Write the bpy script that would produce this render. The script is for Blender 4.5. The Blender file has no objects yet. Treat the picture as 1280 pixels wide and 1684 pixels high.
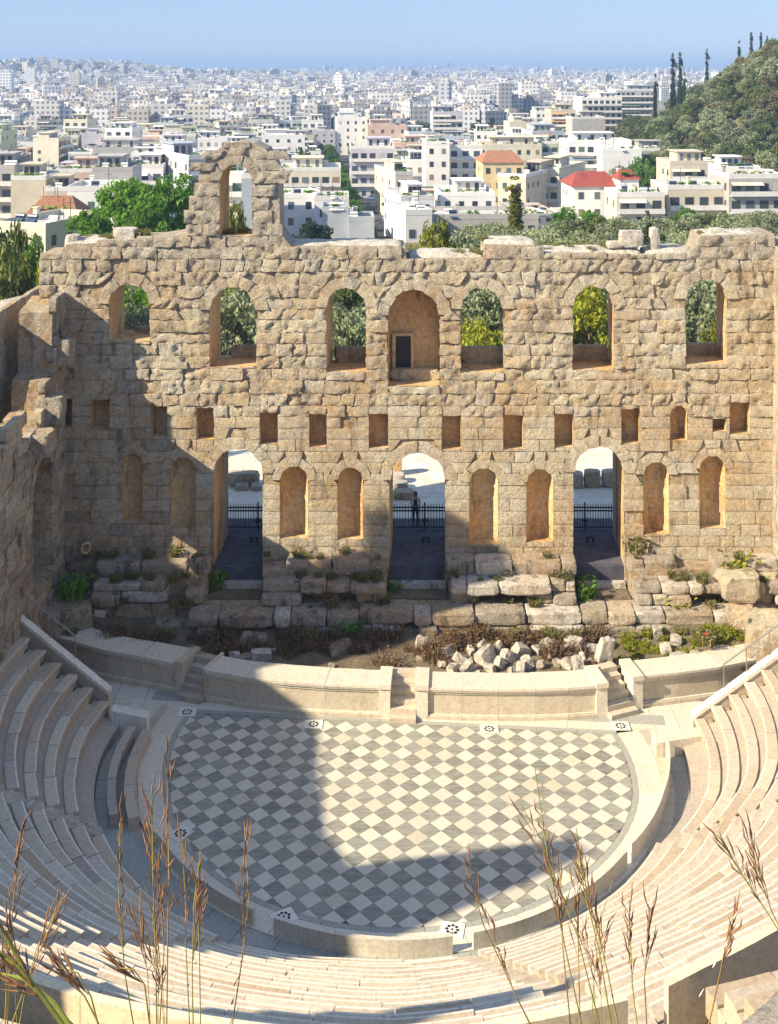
import bpy, bmesh, math, random
import numpy as np
from mathutils import Vector, noise
from mathutils.geometry import tessellate_polygon
random.seed(11); np.random.seed(11)
RND = random.Random(5)
scn = bpy.context.scene
COL = scn.collection
# ------------------------------------------------------------------ camera, sky, sun, exposure
F = 1900.0; CAMH = 26.0; HZ = 118.0; CXP = 640.0
cam = bpy.data.cameras.new("camera"); camo = bpy.data.objects.new("camera", cam); COL.objects.link(camo)
camo.location = (0, 0, CAMH); camo.rotation_euler = (math.radians(90), 0, 0)
cam.sensor_fit = 'HORIZONTAL'; cam.sensor_width = 36.0; cam.lens = 36.0 * F / 1280.0
cam.shift_x = 0.0; cam.shift_y = -(842.0 - HZ) / 1280.0
cam.clip_start = 0.05; cam.clip_end = 30000
scn.camera = camo
SUN = Vector((-1.4, -0.62, 1.0)).normalized()
world = bpy.data.worlds.new("World"); scn.world = world; world.use_nodes = True
wn = world.node_tree; wn.nodes.clear()
sky = wn.nodes.new('ShaderNodeTexSky'); sky.sky_type = 'NISHITA'; sky.sun_disc = False
sky.sun_elevation = math.asin(SUN.z); sky.sun_rotation = math.atan2(SUN.x, SUN.y)
sky.altitude = 100; sky.air_density = 1.0; sky.dust_density = 0.0; sky.ozone_density = 3.0
bg = wn.nodes.new('ShaderNodeBackground'); bg.inputs[1].default_value = 0.15
skm = wn.nodes.new('ShaderNodeMix'); skm.data_type = 'RGBA'; skm.inputs[0].default_value = .85; skm.inputs[7].default_value = (1.16, 1.64, 2.58, 1)
wo = wn.nodes.new('ShaderNodeOutputWorld')
wn.links.new(sky.outputs[0], skm.inputs[6]); wn.links.new(skm.outputs[2], bg.inputs[0]); wn.links.new(bg.outputs[0], wo.inputs[0])
sl = bpy.data.lights.new("sun", 'SUN'); slo = bpy.data.objects.new("sun", sl); COL.objects.link(slo)
sl.energy = 5.0; sl.angle = math.radians(0.5); sl.color = (1.0, 0.86, 0.62)
slo.rotation_euler = SUN.to_track_quat('Z', 'Y').to_euler(); slo.location = (-60, -20, 60)
scn.view_settings.view_transform = 'Standard'; scn.view_settings.look = 'None'
scn.view_settings.exposure = 1.0; scn.view_settings.gamma = 1.0; scn.view_settings.use_curve_mapping = False
scn.render.engine = 'CYCLES'
scn.cycles.use_denoising = True
scn.cycles.max_bounces = 5; scn.cycles.diffuse_bounces = 3; scn.cycles.volume_bounces = 0
scn.cycles.transparent_max_bounces = 8

def atY(px, py, Y): return Vector(((px - CXP) / F * Y, Y, CAMH - (py - HZ) / F * Y))
def atZ(px, py, z):
    Y = F * (CAMH - z) / (py - HZ); return Vector(((px - CXP) / F * Y, Y, z))
def proj(x, y, z):
    if y < .1: return (-9999, -9999)
    return (CXP + x / y * F, HZ + (CAMH - z) / y * F)
def in_view(x, y, z, m=40):
    a, b = proj(x, y, z); return -m < a < 1280 + m and -m < b < 1684 + m
def nz(x, y=0, z=0, s=1.0): return noise.noise(Vector((x * s, y * s, z * s)))
def smooth01(t): t = max(0, min(1, t)); return t * t * (3 - 2 * t)
def interp(pts, x):
    if x <= pts[0][0]: return pts[0][1]
    for (a, b), (c, d) in zip(pts, pts[1:]):
        if x <= c: return b + (d - b) * (x - a) / max(1e-9, c - a)
    return pts[-1][1]

# ------------------------------------------------------------------ materials
MATS = {}
class NT:
    def __init__(s, name):
        s.m = bpy.data.materials.new(name); s.m.use_nodes = True; s.t = s.m.node_tree; s.t.nodes.clear()
        s.out = s.N('ShaderNodeOutputMaterial'); s.b = s.N('ShaderNodeBsdfPrincipled')
        s.L(s.b.outputs[0], s.out.inputs[0]); MATS[name] = s.m
        s.b.inputs['Specular IOR Level'].default_value = 0.25
    def N(s, t, **k):
        n = s.t.nodes.new(t)
        for a, v in k.items(): setattr(n, a, v)
        return n
    def L(s, a, b): s.t.links.new(a, b)
    def pos(s, scale=(1, 1, 1), obj=False):
        g = s.N('ShaderNodeTexCoord').outputs['Object'] if obj else s.N('ShaderNodeNewGeometry').outputs['Position']
        mp = s.N('ShaderNodeMapping'); mp.inputs['Scale'].default_value = scale; s.L(g, mp.inputs[0]); return mp.outputs[0]
    def noise(s, vec, scale, detail=3, rough=.55):
        n = s.N('ShaderNodeTexNoise'); n.inputs['Scale'].default_value = scale; n.inputs['Detail'].default_value = detail
        n.inputs['Roughness'].default_value = rough; s.L(vec, n.inputs['Vector']); return n.outputs['Fac']
    def vor(s, vec, scale, feat='F1', out='Distance'):
        n = s.N('ShaderNodeTexVoronoi', feature=feat); n.inputs['Scale'].default_value = scale; s.L(vec, n.inputs['Vector']); return n.outputs[out]
    def ramp(s, fac, stops, interp='LINEAR'):
        r = s.N('ShaderNodeValToRGB'); cr = r.color_ramp; cr.interpolation = interp
        while len(cr.elements) < len(stops): cr.elements.new(0.5)
        for e, (p, c) in zip(cr.elements, stops):
            e.position = p; e.color = (c, c, c, 1) if isinstance(c, (int, float)) else (*c, 1)
        s.L(fac, r.inputs[0]); return r.outputs[0]
    def mix(s, fac, a, b, mode='MIX'):
        n = s.N('ShaderNodeMix', data_type='RGBA', blend_type=mode)
        for i, v in ((0, fac), (6, a), (7, b)):
            if isinstance(v, (int, float)): n.inputs[i].default_value = v if i == 0 else (v, v, v, 1)
            elif isinstance(v, tuple): n.inputs[i].default_value = (*v, 1)
            else: s.L(v, n.inputs[i])
        return n.outputs[2]
    def math(s, op, a, b=0.0):
        n = s.N('ShaderNodeMath', operation=op)
        for i, v in ((0, a), (1, b)):
            if isinstance(v, (int, float)): n.inputs[i].default_value = v
            else: s.L(v, n.inputs[i])
        return n.outputs[0]
    def rnd(s):
        o = s.N('ShaderNodeObjectInfo').outputs['Random']; g = s.N('ShaderNodeNewGeometry').outputs['Random Per Island']
        return s.math('FRACT', s.math('ADD', s.math('MULTIPLY', o, 7.31), g))
    def bump(s, h, strength=.5, dist=.05):
        b = s.N('ShaderNodeBump'); b.inputs['Strength'].default_value = strength; b.inputs['Distance'].default_value = dist
        s.L(h, b.inputs['Height']); s.L(b.outputs[0], s.b.inputs['Normal'])
    def fin(s, col, rough=.85, spec=None):
        if isinstance(col, tuple): s.b.inputs['Base Color'].default_value = (*col, 1)
        else: s.L(col, s.b.inputs['Base Color'])
        s.b.inputs['Roughness'].default_value = rough
        if spec is not None: s.b.inputs['Specular IOR Level'].default_value = spec
        return s.m

def simple(name, c, rough=.7, var=.12, sc=3.0, metal=0.0):
    t = NT(name); p = t.pos(); n = t.noise(p, sc, 4)
    lo = tuple(v * (1 - var) for v in c); hi = tuple(min(1, v * (1 + var)) for v in c)
    col = t.ramp(n, [(.3, lo), (.7, hi)]); t.b.inputs['Metallic'].default_value = metal
    r = t.rnd(); col = t.mix(1.0, col, t.ramp(r, [(0, 1 - var), (1, 1.0)]), 'MULTIPLY')
    return t.fin(col, rough)

def stone_mat(name, pal, stain=.5, bump=.9, orange=.35, dist=.12, dark=(.07, .055, .042), pale=.45):
    t = NT(name); p = t.pos(); r = t.rnd()
    base = t.ramp(r, [(i / (len(pal) - 1), c) for i, c in enumerate(pal)])
    n1 = t.noise(p, 1.3, 5, .65)
    col = t.mix(t.ramp(n1, [(.35, 0), (.7, .55)]), base, pal[-1])
    n2 = t.noise(p, .33, 4, .6)
    col = t.mix(t.math('MULTIPLY', t.ramp(n2, [(.45, 0), (.62, 1)]), orange), col, (.56, .31, .11))
    n3 = t.noise(p, 5.0, 6, .7)
    col = t.mix(1.0, col, t.ramp(n3, [(.28, .78), (.52, 1.18), (.8, 1.45)]), 'MULTIPLY')
    ps = t.pos((1.5, 1.5, .35)); n4 = t.noise(ps, 1.1, 5, .62)
    col = t.mix(t.math('MULTIPLY', t.ramp(n4, [(.545, 0), (.64, 1)]), stain), col, dark)
    n5 = t.noise(p, 2.3, 5, .7)
    col = t.mix(t.math('MULTIPLY', t.ramp(n5, [(.50, 0), (.62, 1)]), pale), col, (.74, .71, .65))
    n6 = t.noise(p, 11.0, 4, .7); col = t.mix(1.0, col, t.ramp(n6, [(.32, .6), (.42, 1.0)]), 'MULTIPLY')
    n7 = t.noise(p, 2.6, 6, .75); cr = t.math('ABSOLUTE', t.math('SUBTRACT', n7, .5)); col = t.mix(t.ramp(cr, [(0, .7), (.012, 0)]), col, dark)
    n8 = t.noise(p, 4.5, 5, .7); col = t.mix(t.math('MULTIPLY', t.ramp(n8, [(.56, 0), (.66, 1)]), .5), col, (.74, .68, .58))
    sz = t.N('ShaderNodeSeparateXYZ'); t.L(t.N('ShaderNodeNewGeometry').outputs['Position'], sz.inputs[0])
    hgt = t.math('MULTIPLY', t.ramp(t.math('DIVIDE', t.math('ADD', sz.outputs[2], t.math('MULTIPLY', n2, 4.0)), 24.0), [(.72, 0), (.86, 1)]), .55 if pale > .3 else 0.0)
    col = t.mix(hgt, col, t.ramp(n3, [(.35, (.26, .24, .21)), (.5, (.56, .53, .48)), (.7, (.70, .67, .61))]))
    v = t.vor(p, 9.0, 'SMOOTH_F1'); v2 = t.noise(p, 14.0, 8, .8); v3 = t.noise(p, 3.5, 6, .7)
    h = t.math('ADD', t.math('MULTIPLY', v, .5), t.math('ADD', t.math('MULTIPLY', v2, 1.3), t.math('MULTIPLY', v3, .9)))
    t.bump(h, bump, dist)
    return t.fin(col, .92, .15)

PAL = [(.76, .61, .40), (.80, .70, .51), (.66, .52, .35), (.80, .63, .40), (.80, .74, .62), (.70, .54, .38), (.82, .73, .55)]
M_STONE = stone_mat('weathered_limestone', PAL, .42, 1.0, .42, .18, pale=.55)
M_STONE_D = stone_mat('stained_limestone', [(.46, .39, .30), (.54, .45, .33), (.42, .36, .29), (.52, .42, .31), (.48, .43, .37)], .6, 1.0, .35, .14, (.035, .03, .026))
M_PALE = stone_mat('pale_rubble_stone', [(.40, .36, .31), (.46, .42, .36), (.34, .30, .26), (.50, .46, .41)], .6, .7, .2, .06)
M_MORTAR = stone_mat('mortar_and_rubble', [(.40, .36, .31), (.44, .39, .33)], .3, .6, .1, .06)
M_CORE = stone_mat('wall_core', [(.40, .30, .20), (.46, .36, .24)], .5, 1.0, .5, .10)
M_NICHE = stone_mat('niche_plaster_stone', [(.52, .37, .20), (.56, .40, .22)], .5, .6, .8, .06, pale=.15)

def marble_mat(name, pal, stain, bump=.25, warm=(.52, .42, .30), sc=1.0):
    t = NT(name); p = t.pos(); r = t.rnd()
    base = t.ramp(r, [(i / (len(pal) - 1), c) for i, c in enumerate(pal)])
    n = t.noise(t.pos((1, 1, .5)), 2.2 * sc, 6, .7)
    col = t.mix(t.math('MULTIPLY', t.ramp(n, [(.48, 0), (.72, 1)]), stain), base, warm)
    n2 = t.noise(p, 9 * sc, 5, .7); col = t.mix(1.0, col, t.ramp(n2, [(.3, .72), (.55, 1.0), (.8, 1.06)]), 'MULTIPLY')
    n3 = t.noise(p, .9, 4, .7); col = t.mix(t.math('MULTIPLY', t.ramp(n3, [(.6, 0), (.75, 1)]), stain * .5), col, (.20, .18, .15))
    t.bump(t.noise(p, 14 * sc, 5, .7), bump, .02)
    return t.fin(col, .6, .3)
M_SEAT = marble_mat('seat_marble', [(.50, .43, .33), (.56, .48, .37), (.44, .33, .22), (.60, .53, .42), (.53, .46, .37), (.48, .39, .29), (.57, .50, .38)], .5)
M_EDGE = marble_mat('worn_seat_edge', [(.66, .60, .50), (.72, .66, .56)], .2, .1)  # lighter tone for the front strip of the seat tops
M_RISER = marble_mat('dirty_riser_stone', [(.30, .25, .20), (.36, .30, .24), (.26, .215, .17)], .8, .5)  # darker stone for the seat faces below the nosing
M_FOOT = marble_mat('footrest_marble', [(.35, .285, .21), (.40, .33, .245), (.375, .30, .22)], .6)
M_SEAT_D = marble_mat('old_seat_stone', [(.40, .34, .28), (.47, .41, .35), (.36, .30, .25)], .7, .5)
M_WHITE = marble_mat('white_marble', [(.72, .68, .60), (.78, .75, .68), (.66, .61, .53)], .45, .3)
M_PANEL = marble_mat('stage_front_marble', [(.50, .44, .34), (.57, .50, .39), (.53, .46, .36)], .6, .2, (.42, .33, .23))
M_RING = marble_mat('cream_marble', [(.63, .57, .47), (.68, .63, .53), (.60, .54, .44)], .35, .1)
M_GREYBAND = marble_mat('grey_marble_band', [(.34, .34, .30), (.38, .37, .33)], .35, .1, (.42, .38, .30))

def tile_mat(name, pal, vein, amount):
    t = NT(name); r = t.rnd(); p = t.pos()
    base = t.ramp(r, [(i / (len(pal) - 1), c) for i, c in enumerate(pal)])
    mp = t.N('ShaderNodeMapping'); mp.inputs['Rotation'].default_value = (0, 0, -.42); mp.inputs['Scale'].default_value = (1.2, 7.0, 1.0); t.L(p, mp.inputs[0])
    n = t.noise(mp.outputs[0], 1.3, 6, .7); col = t.mix(t.math('MULTIPLY', t.ramp(n, [(.42, 0), (.66, 1)]), amount), base, vein)
    n2 = t.noise(p, 2.2, 6, .75); col = t.mix(t.ramp(n2, [(.5, 0), (.75, .4)]), col, (.44, .36, .25)); n4 = t.noise(p, .5, 5, .7); col = t.mix(t.ramp(n4, [(.45, 0), (.7, .25)]), col, (.46, .42, .33))
    n3 = t.noise(p, 26, 3, .6); col = t.mix(1.0, col, t.ramp(n3, [(.3, .85), (.6, 1.0)]), 'MULTIPLY')
    return t.fin(col, .5, .35)
M_TL = tile_mat('light_tile_marble', [(.61, .56, .46), (.67, .62, .52), (.57, .51, .41), (.65, .61, .52), (.52, .46, .36)], (.62, .56, .44), .5)
M_TD = tile_mat('dark_tile_marble', [(.21, .205, .175), (.27, .265, .225), (.18, .175, .15), (.24, .235, .20), (.155, .15, .135)], (.46, .46, .41), .55)
M_BLACK = simple('dark_hole', (.02, .02, .02))
M_METAL = simple('grey_metal', (.30, .29, .28), .45, .1, 9, .6)
M_DARKMETAL = simple('dark_iron', (.05, .05, .055), .5, .1, 9, .4)
M_ASPH = simple('asphalt', (.075, .075, .08), .9, .25, .8)
M_PAVE = marble_mat('plaza_paving', [(.72, .68, .58), (.78, .74, .65), (.66, .61, .51), (.80, .77, .70)], .3, .1)
M_SHADE_FLOOR = simple('dark_ramp_floor', (.10, .10, .13), .8, .3, 2.0)  # bluish dark tone paints the shade lying on the passage floors
def earth_mat():
    t = NT('dry_earth'); p = t.pos(); n = t.noise(p, 1.2, 6, .7); n2 = t.noise(p, .25, 4, .6)
    c = t.ramp(n, [(.3, (.13, .10, .07)), (.5, (.24, .19, .13)), (.7, (.32, .27, .19))])
    c = t.mix(t.ramp(n2, [(.45, 0), (.65, .7)]), c, (.19, .155, .095)); c = t.mix(1.0, c, t.ramp(t.noise(p, 9, 6, .75), [(.3, .5), (.6, 1.1)]), 'MULTIPLY'); t.bump(t.noise(p, 6, 8, .75), 1.0, .12)
    return t.fin(c, .95, .1)
M_EARTH = earth_mat()
def ground_mat():
    t = NT('city_ground'); p = t.pos(); n = t.noise(p, .012, 5, .6); n2 = t.noise(p, .15, 4, .6)
    c = t.ramp(n2, [(.3, (.16, .15, .14)), (.6, (.28, .26, .23)), (.75, (.36, .33, .28))])
    c = t.mix(t.ramp(n, [(.5, 0), (.62, .8)]), c, (.10, .12, .06)); return t.fin(c, .95, .1)
M_GROUND = ground_mat()
def hill_mat():
    t = NT('dry_hillside'); p = t.pos(); n = t.noise(p, .08, 5, .6); n2 = t.noise(p, .7, 4, .6)
    c = t.ramp(n, [(.45, (.10, .105, .045)), (.58, (.18, .15, .08)), (.70, (.38, .25, .14))])
    c = t.mix(t.ramp(n2, [(.4, 0), (.7, .6)]), c, (.13, .13, .06)); return t.fin(c, .95, .1)
M_HILL = hill_mat()

def leaf_mat(name, pal, trans=.25):
    t = NT(name); r = t.rnd(); o = t.N('ShaderNodeObjectInfo').outputs['Random']
    c = t.ramp(r, [(i / (len(pal) - 1), q) for i, q in enumerate(pal)])
    c = t.mix(1.0, c, t.ramp(o, [(0, .75), (1, 1.25)]), 'MULTIPLY')
    t.fin(c, .6, .25)
    tr = t.N('ShaderNodeBsdfTranslucent'); t.L(c, tr.inputs[0])
    mx = t.N('ShaderNodeMixShader'); mx.inputs[0].default_value = trans
    t.L(t.b.outputs[0], mx.inputs[1]); t.L(tr.outputs[0], mx.inputs[2]); t.L(mx.outputs[0], t.out.inputs[0])
    return t.m
L_OLIVE = leaf_mat('olive_leaf', [(.18, .22, .11), (.26, .30, .16), (.35, .39, .23), (.21, .25, .12)])
L_PINE = leaf_mat('pine_needle', [(.055, .085, .025), (.11, .145, .04), (.18, .21, .06), (.085, .115, .035)])
L_GREEN = leaf_mat('bright_leaf', [(.07, .17, .02), (.13, .27, .03), (.19, .36, .04), (.10, .20, .02)], .4)
L_YELL = leaf_mat('yellow_green_leaf', [(.17, .21, .02), (.27, .29, .025), (.34, .34, .03), (.10, .14, .02)], .35)
L_DARK = leaf_mat('dark_leaf', [(.02, .045, .02), (.04, .07, .025), (.03, .055, .02)])
L_WEED = leaf_mat('weed_leaf', [(.10, .13, .03), (.17, .19, .05), (.24, .20, .08), (.30, .24, .12), (.08, .11, .03)])
L_DRY = leaf_mat('dry_stem', [(.20, .10, .07), (.28, .17, .10), (.16, .12, .07), (.30, .22, .11)])
M_BARK = simple('bark', (.14, .105, .075), .9, .3, 6)

# ------------------------------------------------------------------ object helpers
def mesh_obj(name, verts, faces, mat, parent=None, smooth=False, loc=None, mats=None, fm=None):
    me = bpy.data.meshes.new(name); me.from_pydata([tuple(v) for v in verts], [], faces)
    for m in (mats or [mat]): me.materials.append(m)
    if fm: me.polygons.foreach_set('material_index', fm)
    if smooth: me.polygons.foreach_set('use_smooth', [True] * len(me.polygons))
    me.update()
    return link(name, me, parent, loc)
def link(name, me, parent=None, loc=None):
    o = bpy.data.objects.new(name, me); COL.objects.link(o)
    if loc is not None: o.location = loc
    if parent is not None: o.parent = parent
    return o
def thing(name, label, cat, loc=(0, 0, 0), rz=0, group=None):
    o = bpy.data.objects.new(name, None); COL.objects.link(o); o.location = loc; o.rotation_euler = (0, 0, rz)
    o.empty_display_size = .3
    return tag(o, label, cat, group)
def tag(o, label, cat, group=None):
    o['label'] = label; o['category'] = cat
    if group: o['group'] = group
    elif 'group' in o: del o['group']
    return o
def structure(o): o['kind'] = 'structure'; return o
def stuff(o): o['kind'] = 'stuff'; return o
def copy_tree(o, parent=None):
    c = o.copy(); COL.objects.link(c); c.parent = parent
    for ch in o.children: copy_tree(ch, c)
    return c
class MB:
    def __init__(s): s.v = []; s.f = []; s.m = []
    def add(s, v, f, m=0):
        n = len(s.v); s.v += [tuple(p) for p in v]; s.f += [tuple(i + n for i in q) for q in f]; s.m += [m] * len(f)
    def box(s, x0, x1, y0, y1, z0, z1, m=0):
        s.add([(x0, y0, z0), (x1, y0, z0), (x1, y1, z0), (x0, y1, z0), (x0, y0, z1), (x1, y0, z1), (x1, y1, z1), (x0, y1, z1)],
              [(0, 3, 2, 1), (4, 5, 6, 7), (0, 1, 5, 4), (1, 2, 6, 5), (2, 3, 7, 6), (3, 0, 4, 7)], m)
    def hexa(s, b, t, m=0):   # bottom 4 ccw, top 4 ccw
        s.add(list(b) + list(t), [(0, 3, 2, 1), (4, 5, 6, 7), (0, 1, 5, 4), (1, 2, 6, 5), (2, 3, 7, 6), (3, 0, 4, 7)], m)
    def tube(s, a, b, r0, r1=None, n=6, m=0):
        a = Vector(a); b = Vector(b); r1 = r0 if r1 is None else r1; d = (b - a).normalized()
        u = d.orthogonal().normalized(); w = d.cross(u)
        v = [a + (u * math.cos(2 * math.pi * i / n) + w * math.sin(2 * math.pi * i / n)) * r0 for i in range(n)]
        v += [b + (u * math.cos(2 * math.pi * i / n) + w * math.sin(2 * math.pi * i / n)) * r1 for i in range(n)]
        s.add(v, [(i, (i + 1) % n, n + (i + 1) % n, n + i) for i in range(n)] + [tuple(range(n))[::-1], tuple(range(n, 2 * n))], m)
    def build(s, name, mats, parent=None, smooth=False, loc=None):
        if not isinstance(mats, (list, tuple)): mats = [mats]
        return mesh_obj(name, s.v, s.f, None, parent, smooth, loc, mats, s.m if len(mats) > 1 else None)

def rough_block(name, L, W, H, mat, parent=None, loc=(0, 0, 0), rot=(0, 0, 0), seed=0, amp=.12, n=3):
    """an irregular quarried or broken block"""
    bm = bmesh.new(); bmesh.ops.create_cube(bm, size=1.0)
    bmesh.ops.subdivide_edges(bm, edges=bm.edges[:], cuts=n - 1, use_grid_fill=True)
    s0 = seed * 7.13
    for v in bm.verts:
        c = v.co.copy(); k = 1.0 - .05 * (abs(c.x * 2) ** 6 * abs(c.y * 2) ** 6 + abs(c.z * 2) ** 6 * abs(c.y * 2) ** 6 + abs(c.x * 2) ** 6 * abs(c.z * 2) ** 6)
        q = noise.noise_vector(Vector((c.x * 1.9 + s0, c.y * 1.9, c.z * 1.9 + s0))) + noise.noise_vector(Vector((c.x * 5 + s0, c.y * 5, c.z * 5))) * .35
        v.co = Vector(((c.x * k + q.x * amp) * L, (c.y * k + q.y * amp) * W, (c.z * k + q.z * amp) * H))
    me = bpy.data.meshes.new(name); bm.to_mesh(me); bm.free(); me.materials.append(mat)
    o = link(name, me, parent, loc); o.rotation_euler = rot; return o

# ------------------------------------------------------------------ masonry generator
class Opening:
    def __init__(s, l, r, zs, zc, arched=True, ring=.5, depth=2.4, through=True, skew=.08, back=None):
        s.l, s.r, s.zs, s.zc, s.arched, s.ring, s.depth, s.through, s.skew, s.back = l, r, zs, zc, arched, ring, depth, through, skew, back
        s.c = (l + r) / 2; s.hw = (r - l) / 2; s.spring = zc - s.hw if arched else zc
    def half(s, z):                       # half width excluded from the coursed stone
        if z < s.spring: return s.hw
        if not s.arched: return s.hw if z <= s.zc else 0
        R = s.hw + s.ring; d = z - s.spring
        return math.sqrt(max(0, R * R - d * d)) if d < R else 0
    def top(s): return s.zc + (s.ring if s.arched else 0)
    def outline(s, e=0.0, n=12):
        p = [(s.l - e, s.zs - e), (s.r + e, s.zs - e)]
        if s.arched:
            for i in range(n + 1):
                a = math.pi * i / n; p.append((s.c + (s.hw + e) * math.cos(a), s.spring + (s.hw + e) * math.sin(a)))
        else: p += [(s.r + e, s.zc + e), (s.l - e, s.zc + e)]
        return p
def lay_courses(u0, u1, zb, zt, ops, ch, wmin, wmax, rng):
    quads = []; z = zb
    while z < zt - .05:
        h = rng.uniform(*ch); za, zc = z, min(z + h, zt)
        if zt - zc < .2: zc = zt
        ex = []
        for o in ops:
            if o.top() <= za + .02 or o.zs >= zc - .02: continue
            lo, hi = max(za, o.zs), min(zc, o.top())
            ha, hb = o.half(lo), o.half(hi - 1e-4) if o.arched else o.hw
            if za >= o.spring: ha = o.half(za)
            if zc > o.top() and o.arched:
                hb = ha * .62
                if zc - o.top() > .1 and ha > .1: quads.append((o.c - ha * .5, o.c + ha * .5, o.c - hb, o.c + hb, o.top() - .08, zc))
            elif o.arched: hb = o.half(zc)
            ex.append((o.c, ha, hb))
            if o.zs > za + .04: quads.append((o.l, o.r, o.l, o.r, za, o.zs))
            if not o.arched and o.zc < zc - .04: quads.append((o.l, o.r, o.l, o.r, o.zc, zc))
        ex.sort(); la = lb = u0
        spans = []
        for c, ha, hb in ex:
            spans.append((la, c - ha, lb, c - hb)); la, lb = c + ha, c + hb
        spans.append((la, u1, lb, u1))
        for a0, a1, b0, b1 in spans:
            w = max(a1 - a0, b1 - b0)
            if w < .06: continue
            n = max(1, round(w / rng.uniform(wmin, wmax)))
            cuts = [0] + sorted((i + rng.uniform(-.22, .22)) / n for i in range(1, n)) + [1]
            for t0, t1 in zip(cuts, cuts[1:]):
                quads.append((a0 + (a1 - a0) * t0, a0 + (a1 - a0) * t1, b0 + (b1 - b0) * t0, b0 + (b1 - b0) * t1, za, zc))
        z = zc
    return quads
def stone_geo(c4, T, proud, amp, seed, cell=.19, deep=.3, gap=.012, rag=.03, pull=.35):
    """c4 = (u,z) corners bl, br, tr, tl; returns centre, verts, faces"""
    (ax, az), (bx, bz), (cx, cz), (dx, dz) = c4
    cu = (ax + bx + cx + dx) / 4; cz_ = (az + bz + cz + dz) / 4
    def shr(u, z):
        du, dzz = cu - u, cz_ - z
        return u + math.copysign(min(gap, abs(du)), du), z + math.copysign(min(gap, abs(dzz)), dzz)
    (ax, az), (bx, bz), (cx, cz), (dx, dz) = shr(ax, az), shr(bx, bz), shr(cx, cz), shr(dx, dz)
    nu = max(2, min(10, int(max(bx - ax, cx - dx) / cell) + 1)); nv = max(2, min(6, int(max(dz - az, cz - bz) / cell) + 1))
    vs = []; ctr = Vector(T(cu, 0, cz_)); s0 = seed * 3.7
    for j in range(nv + 1):
        for i in range(nu + 1):
            s, t = i / nu, j / nv
            u = (ax * (1 - s) + bx * s) * (1 - t) + (dx * (1 - s) + cx * s) * t
            z = (az * (1 - s) + bz * s) * (1 - t) + (dz * (1 - s) + cz * s) * t
            edge = i in (0, nu) or j in (0, nv)
            q = noise.noise_vector(Vector((u * 3.3 + s0, z * 3.3, s0)))
            q2 = nz(u * 7.1, z * 7.1, s0)
            q3 = nz(u * 1.1 + s0, z * 1.1, 3.3) 
            v = proud + amp * (q.z * .9 + q2 * .8 + q3 * .8) - ((amp * pull + .012) * (.4 + 1.2 * abs(q2 + .3)) if edge else 0)
            if edge: u += q.x * rag; z += q.y * rag
            vs.append(Vector(T(u, v, z)) - ctr)
    idx = lambda i, j: j * (nu + 1) + i
    fs = [(idx(i, j), idx(i + 1, j), idx(i + 1, j + 1), idx(i, j + 1)) for j in range(nv) for i in range(nu)]
    ring = [idx(i, 0) for i in range(nu + 1)] + [idx(nu, j) for j in range(1, nv + 1)] + [idx(i, nv) for i in range(nu - 1, -1, -1)] + [idx(0, j) for j in range(nv - 1, 0, -1)]
    nr0 = len(vs); vs += [vs[k].copy() for k in ring]; ring = list(range(nr0, nr0 + len(ring)))
    base = len(vs)
    bk = Vector(T(0, -deep, 0)) - Vector(T(0, 0, 0))
    vs += [vs[k] + bk for k in ring]
    n = len(ring)
    fs += [(ring[k], base + k, base + (k + 1) % n, ring[(k + 1) % n]) for k in range(n)]
    return ctr, vs, fs
def emit_stones(lst, name, mat_fn, root, limit):
    """lst of (ctr, verts, faces, size): the `limit` largest become parts, the rest one stuff part"""
    lst.sort(key=lambda a: -a[3])
    for ctr, vs, fs, sz in lst[:limit]:
        mesh_obj(name, vs, fs, mat_fn(ctr), root, True, ctr)
    if len(lst) > limit:
        mb = MB(); mt = []
        for ctr, vs, fs, sz in lst[limit:]: mb.add([v + ctr for v in vs], fs)
        stuff(mb.build(name, mat_fn(None), root, True))
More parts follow.
